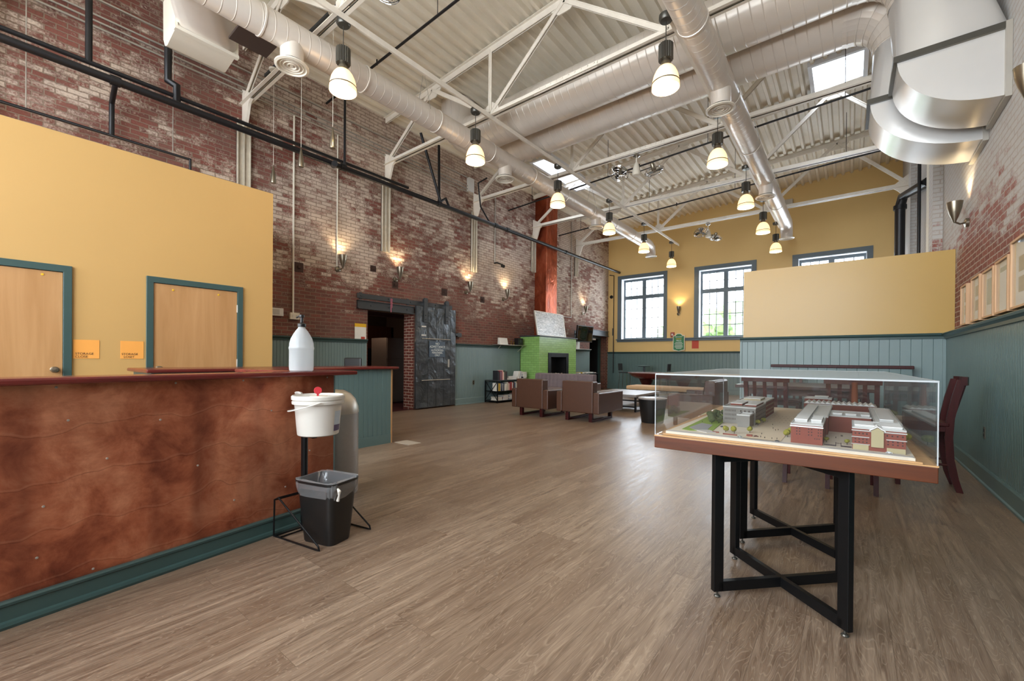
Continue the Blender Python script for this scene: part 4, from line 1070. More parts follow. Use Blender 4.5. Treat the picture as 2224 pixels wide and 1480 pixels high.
t = thing('wipes_bucket', 'white lidded bucket with a red clip, raised on the wire stand', 'bucket', (-2.755, 1.405, .691), -.2)
m = MB(); m.lathe([(.118, 0), (.126, .006), (.128, .02), (.144, .205), (.146, .21)], n=36); m.build('bucket_body', 'white', t, smooth=True)
m = MB(); m.lathe([(.146, .205), (.158, .207), (.160, .222), (.154, .226), (.154, .232), (.162, .236), (.163, .255), (.158, .262), (.15, .262), (.147, .25), (0, .249)], n=36, capb=False); lid = m.build('lid', 'white', t, smooth=True)
m = MB(); m.lathe([(0, .249), (.055, .249), (.055, .254), (.05, .256), (0, .256)], (.0, 0, 0), 20); m.build('dispensing_cap', 'offwhite', lid)
m = MB(); m.tube([(-.14, -.07, .262), (-.16, -.085, .268), (-.185, -.095, .266)], .010, 8); m.build('lid_tab', 'white', lid)
m = MB(); m.lathe([(0, -.004), (.024, -.004), (.024, .004), (0, .004)], (.02, -.01, .292), 18, 'x'); m.box(.016, .024, -.016, -.004, .252, .275); m.build('red_clip', 'red', lid)
m = MB()
pts = [(-.145, -.02, .17)]
for k in range(13):
    a = PI * k / 12; pts.append((-.165 * math.cos(a), -.03 - .15 * math.sin(a) , .165 - .03 * math.sin(a) + .06 * k / 12))
m.tube(pts, .0045, 6); m.build('wire_handle', 'white', t)
m = MB()
for z0, z1, r0, r1, mi in ((.03, .16, .1300, .1405, 1), (.03, .07, .1306, .1342, 0)):
    m.mi = mi; A = []; B = []
    for k in range(7):
        a = .50 + k * .085; A.append(m.v((r0 * math.cos(a), r0 * math.sin(a), z0))); B.append(m.v((r1 * math.cos(a), r1 * math.sin(a), z1)))
    for k in range(6): m._f([A[k], A[k + 1], B[k + 1], B[k]], (0, 1, 2, 3))
m.build('printed_label', [plain('purple_print', '#5b4f6e', .5), plain('pale_blue_print', '#b8c6d2', .5)], t)

t = thing('waste_bin', 'black rectangular waste bin with a clear plastic liner', 'waste bin', (-2.70, 1.44, 0), .27)
def rr(w, d, r, n=5):
    out = []
    for cx, cy, a0 in ((w - r, d - r, 0), (-w + r, d - r, PI / 2), (-w + r, -d + r, PI), (w - r, -d + r, 1.5 * PI)):
        for k in range(n + 1): a = a0 + PI / 2 * k / n; out.append((cx + r * math.cos(a), cy + r * math.sin(a)))
    return out
def loft(m, secs, capb=True, capt=True, tw=None):
    secs = [(a * .9, b * .92, c, z) for a, b, c, z in secs]
    prev = None
    for w, d, r, z in secs:
        rg = [m.v((x, y, z)) for x, y in rr(w, d, r)]; n = len(rg)
        if prev:
            for k in range(n): m._f([prev[k], prev[(k + 1) % n], rg[(k + 1) % n], rg[k]], (0, 1, 2, 3))
        elif capb: m._f(rg[::-1], range(n))
        prev = rg
    if capt: m._f(prev, range(n))
m = MB(); loft(m, [(.140, .095, .04, 0), (.145, .10, .045, .01), (.178, .132, .05, .385), (.190, .142, .055, .39), (.192, .144, .055, .405), (.180, .134, .05, .405), (.174, .128, .05, .38), (.138, .093, .04, .02)]); m.build('bin_body', 'black_plastic', t, smooth=True)
m = MB(); random.seed(4)
secs = []
for z, e in ((.30, -.004), (.33, .004), (.36, .008), (.395, .006), (.411, .004), (.409, -.016), (.36, -.022), (.30, -.030), (.2, -.04)):
    f = .145 + (z / .4) * .038; g = .10 + (z / .4) * .034
    secs.append(((f + e) * .9, (g + e) * .92, .05, z))
prev = None
for w_, d_, r_, z_ in secs:
    rg = [m.v((x + random.uniform(-.004, .004), y + random.uniform(-.004, .004), z_ + random.uniform(-.006, .006))) for x, y in rr(w_, d_, r_, 7)]; n = len(rg)
    if prev:
        for k in range(n): m._f([prev[k], prev[(k + 1) % n], rg[(k + 1) % n], rg[k]], (0, 1, 2, 3))
    prev = rg
m.build('bin_liner', 'liner', t)
m = MB(); m.tube([(.172, -.08, .375), (.19, -.085, .36), (.188, -.085, .335), (.178, -.085, .30)], [.006, .012, .006, .010], 8); m.build('liner_knot', 'white', t, smooth=True)

t = thing('dome_trash_can', 'tall grey metal dome-topped can standing at the end of the bar', 'trash can', (-3.58, 1.985, 0))
m = MB(); m.lathe([(.185, 0), (.19, .01), (.19, .71)], n=40); m.build('can_body', plain('grey_hammered_metal', '#a3a3a2', .38, .3, .05, 40), t, smooth=True)
m = MB(); m.lathe([(.193, .71), (.193, .725), (.188, .765), (.165, .83), (.125, .88), (.07, .91), (0, .918)], n=40); m.build('dome_lid', 'galv', t, smooth=True)

# ---------------------------------------------------------------- architectural model on its table
TX, TY, TR = -.302, 3.19, .034
t = thing('display_table', 'black steel legged table with a red-brown wooden apron in the foreground', 'table', (TX, TY, 0), TR)
m = MB(); m.box(-.540, .540, -.93, .93, .735, .797); m.build('wood_apron', 'cherry', t, bevel=.003)
m = MB(); m.box(-.541, .541, -.931, .931, .797, .803); m.build('top_edging', 'ply', t)
for y0, y1 in ((-.84, -.33), (-.04, .50)):
    for (xa, ya), (xb, yb) in (((-.245, y0), (.267, y1)), ((-.245, y1), (.267, y0))):
        d = Vector((xb - xa, yb - ya, 0)).normalized()
        m = MB(); zz = .055 if ya == y0 else .0551
        for x, y in ((xa, ya), (xb, yb)): m.bar((x, y, .03), (x, y, .734), .028, .052, up=(d.x, d.y, 0))
        m.bar((xa, ya, zz), (xb, yb, zz), .028, .05); m.bar((xa, ya, .71), (xb, yb, .71), .028, .048)
        fr = m.build('leg_frame', 'black_metal', t, bevel=.002)
        for x, y in ((xa, ya), (xb, yb)):
            m = MB(); m.lathe([(0, 0), (.014, 0), (.016, .004), (.012, .010), (.005, .012), (.005, .031)], (x, y, 0), 12); m.build('levelling_foot', 'dark_grey', fr)
t = thing('display_case', 'clear acrylic box cover over the town model', 'display case', (TX, TY, .804), TR)
W, D, Hc, th = .537, .927, .318, .006
def pane(nm, *b):
    m = MB(); m.box(*b); m.build(nm, 'acrylic', t)
pane('front_pane', -W, W, -D, -D + th, 0, Hc); pane('back_pane', -W, W, D - th, D, 0, Hc)
pane('side_pane', -W, -W + th, -D + th, D - th, 0, Hc); pane('side_pane', W - th, W, -D + th, D - th, 0, Hc); m = MB(); m.box(-W, W, -D, D, Hc, Hc + th); m.build('top_pane', 'acrylic_top', t)
for x in (-W, W):
    for y in (-D, D):
        m = MB(); m.box(x - .002, x + .002, y - .002, y + .002, 0, Hc + th); m.build('glued_edge', 'acrylic_edge', t)
for y in (-D, D): m = MB(); m.box(-W, W, y - .003, y + .003, Hc, Hc + th + .0008); m.build('glued_edge', 'acrylic_edge', t)
for x in (-W, W): m = MB(); m.box(x - .003, x + .003, -D, D, Hc + .001, Hc + th + .0008); m.build('glued_edge', 'acrylic_edge', t)

MC = Vector((TX, TY, .804))
t = thing('town_model', 'scale model of red brick mill buildings with tiny trees and cars', 'scale model', MC, 0)
TM = Matrix.Translation(-MC)
def mp(nm, fn, mats, **kw):
    m = MB(); m.tf = TM; fn(m); return m.build(nm, mats, t, **kw)
K['m_brick'] = plain('model_brick_red', '#7b4033', .8, var=.05, scale=40)
K['m_grey'] = plain('model_grey_card', '#7d7a74', .8, var=.04, scale=40)
K['m_roof'] = plain('model_white_roof', '#ececea', .6, var=.02)
K['m_roofg'] = plain('model_grey_roof', '#b9b9b6', .7, var=.03)
K['m_tan'] = plain('model_tan_card', '#b3a589', .8, var=.03)
K['m_ground'] = plain('model_ground_card', '#d2c8b6', .75, var=.03, scale=12)
K['m_road'] = plain('model_pale_road', '#b9b5b0', .7, var=.03)
K['m_lawn'] = plain('model_lawn', '#7f9a3a', .9, var=.1, scale=60)
K['m_dark'] = plain('model_dark_window', '#2c1c1a', .6)
K['m_cream'] = plain('model_cream_stone', '#a59a78', .8)
mp('plinth', lambda m: m.box(-.775, .225, 2.275, 4.06, .804, .811), 'ply')
mp('base_board', lambda m: m.box(-.765, .205, 2.285, 4.05, .811, .8225), ['m_ground'])
G0 = .823
def flat(nm, poly, mat, h=.0012, z=G0):
    mp(nm, lambda m: m.prism([(x, y) for x, y in poly], 'z', z - .0005, z + h), mat)
flat('plaza', [(-.405, 2.32), (-.25, 2.32), (-.25, 3.9), (-.42, 3.9)], plain('plaza_paving', '#d3c2a8', .8, var=.05))
flat('road', [(-.765, 2.286), (.2, 2.286), (.2, 2.33), (-.765, 2.33)], 'm_road')
flat('lawn', [(-.715, 2.40), (-.67, 2.38), (-.57, 2.44), (-.60, 2.80), (-.62, 3.2), (-.75, 3.3)], 'm_lawn', .002)
flat('car_park', [(-.70, 2.48), (-.66, 2.42), (-.60, 2.46), (-.62, 2.66), (-.69, 2.70)], plain('model_asphalt', '#8f9094', .7), .003)
flat('car_park', [(-.655, 2.41), (-.58, 2.36), (-.545, 2.40), (-.59, 2.46)], 'm_road', .003)
def building(nm, x0, x1, y0, y1, h, mat='m_brick', roof='m_roof', par=True, win=None, wmat='m_dark'):
    o = mp(nm, lambda m: m.box(x0, x1, y0, y1, G0, h), mat)
    def rf(m):
        m.box(x0 - .001, x1 + .001, y0 - .001, y1 + .001, h, h + .003)
    m = MB(); m.tf = TM; rf(m); m.build('flat_roof', roof, o)
    if par:
        m = MB(); m.tf = TM; e = .003
        m.box(x0 - .0015, x1 + .0015, y0 - .0015, y0 + e, h, h + .007).box(x0 - .0015, x1 + .0015, y1 - e, y1 + .0015, h, h + .007).box(x0 - .0015, x0 + e, y0, y1, h, h + .007).box(x1 - e, x1 + .0015, y0, y1, h, h + .007)
        m.build('parapet', 'm_roofg', o)
    if win:
        m = MB(); m.tf = TM
        for face, us, zs, w_, hh in win:
            for u in us:
                for z in zs:
                    if face == 'f': m.box(u - w_, u + w_, y0 - .0008, y0 + .002, z - hh, z + hh)
                    elif face == 'r': m.box(x1 - .002, x1 + .0008, u - w_, u + w_, z - hh, z + hh)
        m.build('windows', wmat, o)
    return o
def rng(a, b, n): return [a + (b - a) * k / (n - 1) for k in range(n)]
building('model_building', -.602, -.428, 2.83, 3.22, .918, 'm_grey', 'm_roofg', True, [('f', rng(-.59, -.535, 8), (.85, .875, .90), .0012, .006), ('f', rng(-.505, -.44, 4), (.86, .88, .9), .0035, .005), ('r', rng(2.86, 3.18, 8), (.845, .87, .895), .009, .0035)])
building('model_building', -.60, -.43, 3.22, 3.62, .925, 'm_brick', 'm_roof', True, [('r', rng(3.26, 3.58, 8), (.845, .87, .90), .010, .005)], 'm_tan')
building('roof_house', -.585, -.52, 2.95, 3.15, .932, 'm_brick', 'm_roof', False); building('roof_house', -.50, -.44, 2.93, 3.2, .930, 'm_brick', 'm_roof', False); building('roof_house', -.57, -.47, 3.3, 3.5, .940, 'm_tan', 'm_roof', False)
building('model_building', -.500, -.437, 2.70, 2.826, .888, 'm_grey', 'm_roof', True)
building('model_building', -.211, -.092, 2.35, 2.72, .907, 'm_brick', 'm_roof', True, [('f', (-.188, -.177, -.143, -.132, -.107, -.098), (.865, .878, .891), .0022, .0025), ('f', (-.12, -.112, -.104), (.85,), .002, .002), ('r', rng(2.4, 2.68, 6), (.86, .88), .005, .003)])
building('roof_house', -.205, -.155, 2.45, 3.35, .921, 'm_roofg', 'm_roof', False); building('roof_house', -.14, -.10, 2.45, 2.66, .922, 'm_roofg', 'm_roof', False)
building('model_building', -.215, -.085, 2.72, 3.45, .909, 'm_brick', 'm_roof', True)
building('model_building', -.085, .09, 2.86, 3.15, .905, 'm_brick', 'm_roof', True)
for x0, x1 in ((-.07, -.03), (-.015, .03), (.05, .085)): building('roof_house', x0, x1, 2.92, 3.06, .915, 'm_roofg', 'm_roof', False)
building('model_building', .012, .183, 2.355, 2.62, .912, 'm_brick', 'm_roof', True, [('f', rng(.022, .06, 4), (.892,), .0026, .003), ('f', rng(.125, .173, 4), (.892,), .0026, .003), ('f', rng(.022, .06, 4), (.856, .868), .0024, .0025), ('f', rng(.128, .173, 4), (.856, .868), .0024, .0025)])
building('roof_house', .02, .085, 2.40, 2.56, .922, 'm_roofg', 'm_roof', False); building('roof_house', .11, .175, 2.40, 2.56, .922, 'm_roofg', 'm_roof', False)
building('model_building', .095, .19, 2.62, 3.45, .908, 'm_brick', 'm_roof', True); building('roof_house', .115, .165, 2.7, 3.35, .921, 'm_roofg', 'm_roof', False)
mp('cornice', lambda m: m.box(.009, .186, 2.351, 2.357, .903, .907).box(.009, .068, 2.350, 2.357, .876, .879).box(.122, .186, 2.350, 2.357, .874, .877).box(.009, .07, 2.350, 2.357, .846, .848), 'm_roofg')
mp('shop_front', lambda m: m.box(.014, .066, 2.352, 2.357, G0, .845).box(.124, .182, 2.352, 2.357, G0, .842), 'm_cream')
mp('gabled_porch', lambda m: m.prism([(.074, .84), (.074, .908), (.094, .922), (.114, .908), (.114, .84)], 'y', 2.347, 2.357), 'm_cream')
mp('gable_roof', lambda m: m.prism([(.068, .907), (.094, .925), (.120, .907), (.120, .910), (.094, .929), (.068, .910)], 'y', 2.344, 2.42), 'm_roof')
mp('cornice', lambda m: m.box(-.214, -.089, 2.345, 2.351, .899, .904), 'm_roof')
o = building('model_building', -.25, .14, 3.62, 3.82, .905, 'm_brick', 'm_roofg', False)
def zig(m):
    for k in range(13):
        u = -.245 + k * .029; m.prism([(u, .908), (u + .0145, .920), (u + .029, .908)], 'y', 3.63, 3.82)
mp('sawtooth_roof', zig, 'm_roof')
building('model_building', -.26, -.10, 3.82, 3.98, .925, 'm_brick', 'm_roof', True); building('roof_house', -.2, -.12, 3.86, 3.95, .94, 'm_roofg', 'm_roof', False)
mp('mill_chimney', lambda m: m.lathe([(.021, G0), (.0165, 1.04), (.018, 1.042), (.018, 1.052), (.0, 1.052)], (.03, 3.88, 0), 20), plain('model_chimney_brick', '#a05a3c', .8), smooth=True)
mp('gate', lambda m: m.box(-.047, -.044, 2.372, 2.376, G0, .841).box(-.028, -.025, 2.372, 2.376, G0, .841).box(-.047, -.025, 2.373, 2.375, .836, .838).box(-.088, -.047, 2.373, 2.376, G0, .829).box(-.025, .01, 2.373, 2.376, G0, .829), 'm_dark')
mp('planter', lambda m: m.box(-.505, -.44, 2.372, 2.378, G0, .829).box(-.56, -.53, 2.40, 2.405, G0, .829).box(-.40, -.375, 2.385, 2.40, G0, .833), 'm_brick')
random.seed(12)
def mtree(x, y, r, mat, h=None):
    r *= 1.45
    o = mp('model_tree', lambda m: [m.sphere((x + random.uniform(-.35, .35) * r, y + random.uniform(-.35, .35) * r, G0 + .006 + r * random.uniform(.85, 1.2)), r * random.uniform(.65, .85), 8, 6) for _ in range(4)], mat, smooth=True)
    m = MB(); m.tf = TM; m.tube([(x, y, G0), (x, y, G0 + .006 + r * .6)], .0015, 5); m.build('trunk', 'm_dark', o)
for x, y, r in ((-.77 + .05, 3.02, .014), (-.70, 3.1, .016), (-.665, 3.15, .014), (-.69, 2.95, .015), (-.655, 2.98, .013), (-.635, 3.05, .012), (-.66, 2.82, .017), (-.625, 2.86, .013), (-.64, 2.72, .015), (-.61, 2.76, .011), (-.635, 3.3, .012)): mtree(x, y, r, 'model_leaf_dark')
for x, y, r in ((-.508, 2.45, .011), (-.463, 2.43, .012), (-.404, 2.50, .011), (-.415, 2.83, .010), (-.41, 2.98, .010), (-.237, 2.50, .012), (-.237, 2.60, .011), (-.23, 2.72, .010), (-.081, 2.46, .007), (-.006, 2.45, .007), (.21, 2.70, .015), (-.23, 3.2, .010), (.18, 3.95, .014), (-.60, 3.3, .012), (.165, 3.9, .012)): mtree(x, y, r, 'model_leaf')
def mcar(x, y, rz, col):
    def f(m):
        R_ = Matrix.Translation((x, y, G0)) @ Matrix.Rotation(rz, 4, 'Z'); m.tf = TM @ R_
        m.prism([(-.010, .0015), (.010, .0015), (.0105, .004), (.006, .0048), (.0035, .0075), (-.004, .0075), (-.0065, .005), (-.0105, .0045)], 'y', -.0042, .0042)
        m.mi = 1
        for a in (-.006, .006): m.lathe([(0, -.0046), (.002, -.0046), (.002, .0046), (0, .0046)], (a, 0, .002), 8, 'y')
    mp('model_car', f, [plain('tiny_car_paint_' + col[1:], col, .3), 'm_dark'])
for x, y, r, c in ((-.42, 2.335, 0, '#8a9490'), (-.262, 2.325, .1, '#3e4246'), (.13, 2.335, 0, '#c9ced2'), (.185, 3.5, .6, '#8d8a85'), (.19, 3.2, 1.2, '#6f7276'), (-.56, 2.62, .3, '#3a3d42'), (-.36, 2.40, .4, '#5a2c2a')): mcar(x, y, r, c)
def people(m):
    random.seed(3)
    for r_ in range(4):
        for k in range(7): m.box(-.395 + k * .021, -.3935 + k * .021, 3.05 + r_ * .11, 3.0515 + r_ * .11, G0, G0 + .005)
    for x, y in ((-.35, 2.9), (-.33, 2.75), (-.31, 2.68), (-.3, 2.7), (-.35, 2.5), (-.34, 2.4), (-.29, 2.38), (-.05, 2.62), (-.03, 2.7), (-.025, 2.7), (-.70, 2.75), (-.32, 2.38), (-.27, 2.39)): m.tube([(x, y, G0), (x, y, G0 + .008)], [.0012, .0018], 5)
o = mp('tiny_figures', people, 'm_dark'); o['kind'] = 'stuff'
mp('round_island', lambda m: m.lathe([(0, 0), (.011, 0), (.009, .002), (0, .002)], (.205 - .02, 2.325, G0), 14), 'm_tan')

# ---------------------------------------------------------------- wooden counter chairs and table by the alcove
def counter_chair():
    t = thing('dining_chair', '', 'chair', (0, 0, 0), group='dark red wooden counter chairs')      # front faces +y
    m = MB(); m.box(-.20, .20, -.17, .22, .60, .635); m.build('seat', 'mahogany', t, bevel=.008)
    m = MB(); m.box(-.18, .18, -.15, .19, .55, .60); m.build('seat_apron', 'mahogany', t)
    for s in (-1, 1):
        pts = [(-.265, 0.0), (-.235, .12), (-.205, .3), (-.195, .5), (-.205, .68), (-.235, .86), (-.275, 1.04)]
        m = MB(); prev = None
        for y, z in pts:
            wd = .055 if z > .1 else .045
            rg = [m.v((s * .175 - .018, y, z)), m.v((s * .175 + .018, y, z)), m.v((s * .175 + .018, y + wd, z)), m.v((s * .175 - .018, y + wd, z))]
            if prev:
                for k in range(4): m._f([prev[k], prev[(k + 1) % 4], rg[(k + 1) % 4], rg[k]], (0, 1, 2, 3))
            else: m._f(rg[::-1], range(4))
            prev = rg
        m._f(prev, range(4)); m.build('leg', 'mahogany', t, smooth=True)
        m = MB(); m.bar((s * .165, .18, 0), (s * .165, .18, .56), .038, .038); m.build('leg', 'mahogany', t)
    m = MB()
    A = [(-.21, -.30), (-.10, -.325), (.0, -.332), (.10, -.325), (.21, -.30)]
    poly = [(x, y + .02) for x, y in A] + [(x, y + .055) for x, y in A[::-1]]; m.prism(poly, 'z', .99, 1.065); m.build('top_rail', 'mahogany', t)
    m = MB()
    for x in (-.09, 0, .09): m.bar((x, -.19, .60), (x, -.285, 1.0), .032, .012)
    m.build('back_slats', 'mahogany', t)
    m = MB(); m.tube([(-.17, -.18, .24), (-.17, .18, .24)], .011, 8); m.tube([(.17, -.18, .24), (.17, .18, .24)], .011, 8); m.tube([(-.17, .18, .33), (.17, .18, .33)], .012, 8); m.tube([(-.17, -.19, .38), (.17, -.19, .38)], .011, 8)
    m.build('stretchers', 'mahogany', t)
    return t
ch = counter_chair()
for i, (x, y, r, lb) in enumerate(((.56, 5.80, PI / 2, 'dark red wooden chair standing clear at the right, beside the model table'), (-.67, 5.22, 0, 'wooden chair with its back to the camera behind the middle of the acrylic case'), (.02, 5.24, 0, 'wooden chair behind the right half of the acrylic case, back to the camera'), (-.75, 7.55, PI, 'wooden chair on the far left side of the brown table'), (-.1, 7.55, PI, 'wooden chair on the far side of the brown table, nearer the right wall'))):
    o = ch if i == 0 else dup(ch); o.location = (x, y, 0); o.rotation_euler = (0, 0, r); o['label'] = lb
t = thing('dining_table', 'dark brown counter-height table seen through the acrylic case', 'table', (-.43, 6.5, 0))
m = MB(); m.box(-.69, .68, -.60, .60, .868, .905); m.build('table_top', 'dark_table', t, bevel=.004)
m = MB(); m.box(-.60, .60, -.5, .5, .79, .867); m.build('apron', 'dark_table', t)
for sx in (-1, 1):
    for sy in (-1, 1): m = MB(); m.box(sx * .57 - .035, sx * .57 + .035, sy * .47 - .035, sy * .47 + .035, 0, .79); m.build('leg', 'dark_table', t)

t = thing('booth_ledge', 'low green boarded ledge with a dark red cap along the alcove wall', 'ledge', (-.155, 8.33, 0))
m = MB(); beads(m, 'x', -.85, .85, -.10, -1, 0, 1.10, .118); m.build('beadboard', 'teal', t)
m = MB(); m.box(-.85, .85, -.08, .125, 0, 1.10); m.build('ledge_body', 'teal', t)
m = MB(); m.box(-.87, .87, -.13, .125, 1.10, 1.145); m.build('cap_rail', 'mahogany', t, bevel=.006)

# ---------------------------------------------------------------- lounge seating
def armchair(w=.94, d=1.08):
    t = thing('armchair', '', 'armchair', (0, 0, 0), group='square brown leather armchairs')      # faces +y, back edge at y = 0
    h = w / 2
    m = MB(); m.box(-h + .13, h - .13, .0, .20, .17, .78); m.build('backrest', 'leather', t, bevel=.02)
    for s in (-1, 1):
        m = MB(); m.box(min(s * h, s * (h - .128)), max(s * h, s * (h - .128)), 0.0, d, .17, .57); m.build('armrest', 'leather', t, bevel=.018)
    m = MB(); m.box(-h + .13, h - .13, .20, d - .02, .17, .30); m.build('seat_frame', 'leather', t, bevel=.01)
    m = MB(); m.box(-h + .135, h - .135, .21, d, .30, .44); m.build('seat_cushion', 'leather', t, bevel=.03)
    for s in (-1, 1):
        x = s * (h - .21)
        m = MB(); m.box(x - .035, x + .035, .06, .13, .04, .17).box(x - .035, x + .035, d - .2, d - .13, .04, .17).box(x - .035, x + .035, .06, d - .13, 0, .04); m.build('leg', 'mahogany', t, bevel=.004)
    return t
ac = armchair()
ac.location = (-4.13, 7.22, 0); ac['label'] = 'right one of the two brown leather armchairs seen from behind'
o = dup(ac, (-5.26, 7.20, 0), .0, 'left one of the two brown leather armchairs seen from behind')

def sofa(w, d, hb, label, fab, arm, loc, rz, tuft=True):
    t = thing('sofa', label, 'sofa', loc, rz); h = w / 2
    m = MB(); m.box(-h, h, .02, d - .02, .16, .30); m.build('seat_frame', arm, t, bevel=.01)
    n = 2 if w < 1.6 else 3; cw = (w - .28) / n
    for k in range(n):
        x0 = -h + .14 + k * cw
        m = MB(); m.box(x0 + .004, x0 + cw - .004, .24, d, .30, .45); m.build('seat_cushion', fab, t, bevel=.03)
    m = MB()
    nx, nz = int(w / .028), 16; gr = []
    for j in range(nz + 1):
        row = []
        for i in range(nx + 1):
            x = -h + .13 + (w - .26) * i / nx; z = .42 + (hb - .42) * j / nz
            b = 0
            if tuft:
                u = x / .13; v = (z - .42) / .13
                b = .018 * (abs(math.cos(PI * u))) ** .5 * (1 - .75 * math.exp(-((v % 1 - .5) ** 2) * 30) * (1 - abs(math.cos(PI * u))))
                if j in (0, nz): b = 0
            row.append(m.v((x, .22 + b - .05 * j / nz, z)))
        gr.append(row)
    for j in range(nz):
        for i in range(nx): m._f([gr[j][i], gr[j][i + 1], gr[j + 1][i + 1], gr[j + 1][i]], (0, 1, 2, 3))
    m.build('tufted_back' if tuft else 'back_cushion', fab, t, smooth=True)
    m = MB(); m.prism([(0, .16), (.20, .16), (.205, .5), (.165, hb), (.03, hb + .01), (0, hb - .02)], 'x', -h + .13, h - .13); m.build('backrest', fab if tuft else arm, t, bevel=.01)
    for s in (-1, 1): m = MB(); m.box(min(s * h, s * (h - .13)), max(s * h, s * (h - .13)), 0, d, .16, .59); m.build('armrest', arm, t, bevel=.018)
    for sx in (-1, 1):
        for y in (.08, d - .1): m = MB(); m.box(sx * (h - .15) - .03, sx * (h - .15) + .03, y - .03, y + .03, 0, .16); m.build('leg', 'mahogany', t)
    return t
sofa(2.1, .86, .80, 'grey tufted sofa between the armchairs and the green fireplace', 'grey_fabric', 'leather', (-6.12, 10.12, 0), PI)
sofa(1.35, .78, .83, 'plain brown sofa seen through the left side of the acrylic case', 'leather', 'leather', (-1.86, 8.62, 0), PI / 2 + .02, False)

def low_table():
    t = thing('coffee_table', 'low coffee table with a grey wood top and black box frame', 'coffee table', (-4.42, 10.1, 0))
    m = MB(); m.box(-.63, .63, -.80, .80, .345, .40); m.build('table_top', 'oak_top', t, bevel=.004)
    for s in (-1, 1):
        x = s * .59
        m = MB(); m.box(x - .02, x + .02, -.75, -.71, 0, .345).box(x - .02, x + .02, .71, .75, 0, .345).box(x - .02, x + .02, -.71, .71, .0, .03).box(x - .02, x + .02, -.71, .71, .31, .344); m.build('leg_frame', 'black_metal', t)
    m = MB(); m.box(-.57, .57, -.745, -.715, .10, .13).box(-.57, .57, .715, .745, .10, .13); m.build('stretcher', 'black_metal', t)
low_table()
t = thing('bench', 'long tan cushioned bench with slim metal legs behind the coffee table', 'bench', (-3.75, 11.9, 0))
m = MB(); m.box(-1.25, 1.25, -.38, .38, .36, .47); m.build('cushion', 'tan', t, bevel=.035)
for x in (-.95, .95): m = MB(); m.bar((x, -.3, .34), (x, .3, .34), .04, .03); m.tube([(x, 0, .34), (x, 0, .02)], .025, 10); m.lathe([(0, 0), (.16, 0), (.15, .015), (.03, .03)], (x, 0, 0), 20); m.build('leg', 'chrome', t)
t = thing('drum_stool', 'black tapered drum stool with a grey top', 'stool', (-2.97, 8.10, 0))
m = MB(); m.lathe([(.20, 0), (.205, .01), (.262, .44), (.265, .45)], n=36); m.build('drum_body', 'black_plastic', t, smooth=True)
m = MB(); m.lathe([(.268, .449), (.268, .468), (.26, .474), (0, .474)], n=36); m.build('drum_top', 'oak_top', t, smooth=True)

t = thing('game_table', 'red wood game table with rounded sides and two dark pedestals', 'game table', (-4.75, 14.0, 0))
def ov(a, b, n=28, p=3.2): return [(a * abs(math.cos(q)) ** (2 / p) * (1 if math.cos(q) >= 0 else -1), b * abs(math.sin(q)) ** (2 / p) * (1 if math.sin(q) >= 0 else -1)) for q in [2 * PI * k / n for k in range(n)]]
m = MB(); prev = None
for a, b, z in ((.70, .35, .56), (.90, .50, .60), (1.05, .62, .68), (1.10, .67, .74), (1.12, .69, .76)):
    rg = [m.v((x, y, z)) for x, y in ov(a, b)]; n = len(rg)
    if prev:
        for k in range(n): m._f([prev[k], prev[(k + 1) % n], rg[(k + 1) % n], rg[k]], (0, 1, 2, 3))
    else: m._f(rg[::-1], range(n))
    prev = rg
m._f(prev, range(n)); m.build('curved_apron', 'redwood', t, smooth=True)
m = MB(); m.prism(ov(1.15, .71), 'z', .76, .785); m.build('table_top', plain('grey_red_lacquer_top', '#8a6a66', .2), t)
for x in (-.6, .6): m = MB(); m.lathe([(.24, 0), (.24, .04), (.13, .2), (.14, .35), (.24, .575)], (x, 0, 0), 18); m.build('pedestal', 'mahogany', t, smooth=True)

t = thing('cafe_table', 'small round high table on a thin post at the back wall', 'table', (-6.05, 15.6, 0))
m = MB(); m.lathe([(0, .975), (.32, .975), (.32, .995), (0, .995)], n=28); m.build('table_top', 'teal', t)
m = MB(); m.tube([(0, 0, .975), (0, 0, .03)], .035, 10); m.lathe([(0, 0), (.24, 0), (.22, .02), (.04, .04)], n=20); m.bar((-.22, 0, .955), (.22, 0, .955), .03, .02); m.build('post', 'grey_paint', t)
def cafe_chair(x, y, rz, lb):
    t = thing('bar_chair', lb, 'chair', (x, y, 0), rz, 'black bar chairs at the back wall')
    m = MB(); m.prism([(-.19, .80), (-.21, 1.06), (-.185, 1.06), (-.165, .80)], 'x', -.17, .17); m.build('backrest', 'black_fab', t)
    m = MB(); m.box(-.18, .18, -.17, .18, .70, .735); m.build('seat', 'black_fab', t, bevel=.01)
    for sx in (-1, 1):
        for sy in (-1, 1): m = MB(); m.tube([(sx * .15, sy * .14, .70), (sx * .19, sy * .18, 0)], .012, 6); m.build('leg', 'chrome', t)
    m = MB(); m.tube([(-.17, .16, .3), (.17, .16, .3)], .01, 6); m.tube([(-.15, -.165, .7), (-.15, -.18, .82)], .01, 6); m.tube([(.15, -.165, .7), (.15, -.18, .82)], .01, 6); m.build('foot_rail', 'chrome', t)
cafe_chair(-6.75, 15.45, -PI / 2, 'black bar chair left of the small round table at the back wall')
cafe_chair(-5.28, 15.5, PI / 2, 'black bar chair right of the small round table at the back wall')

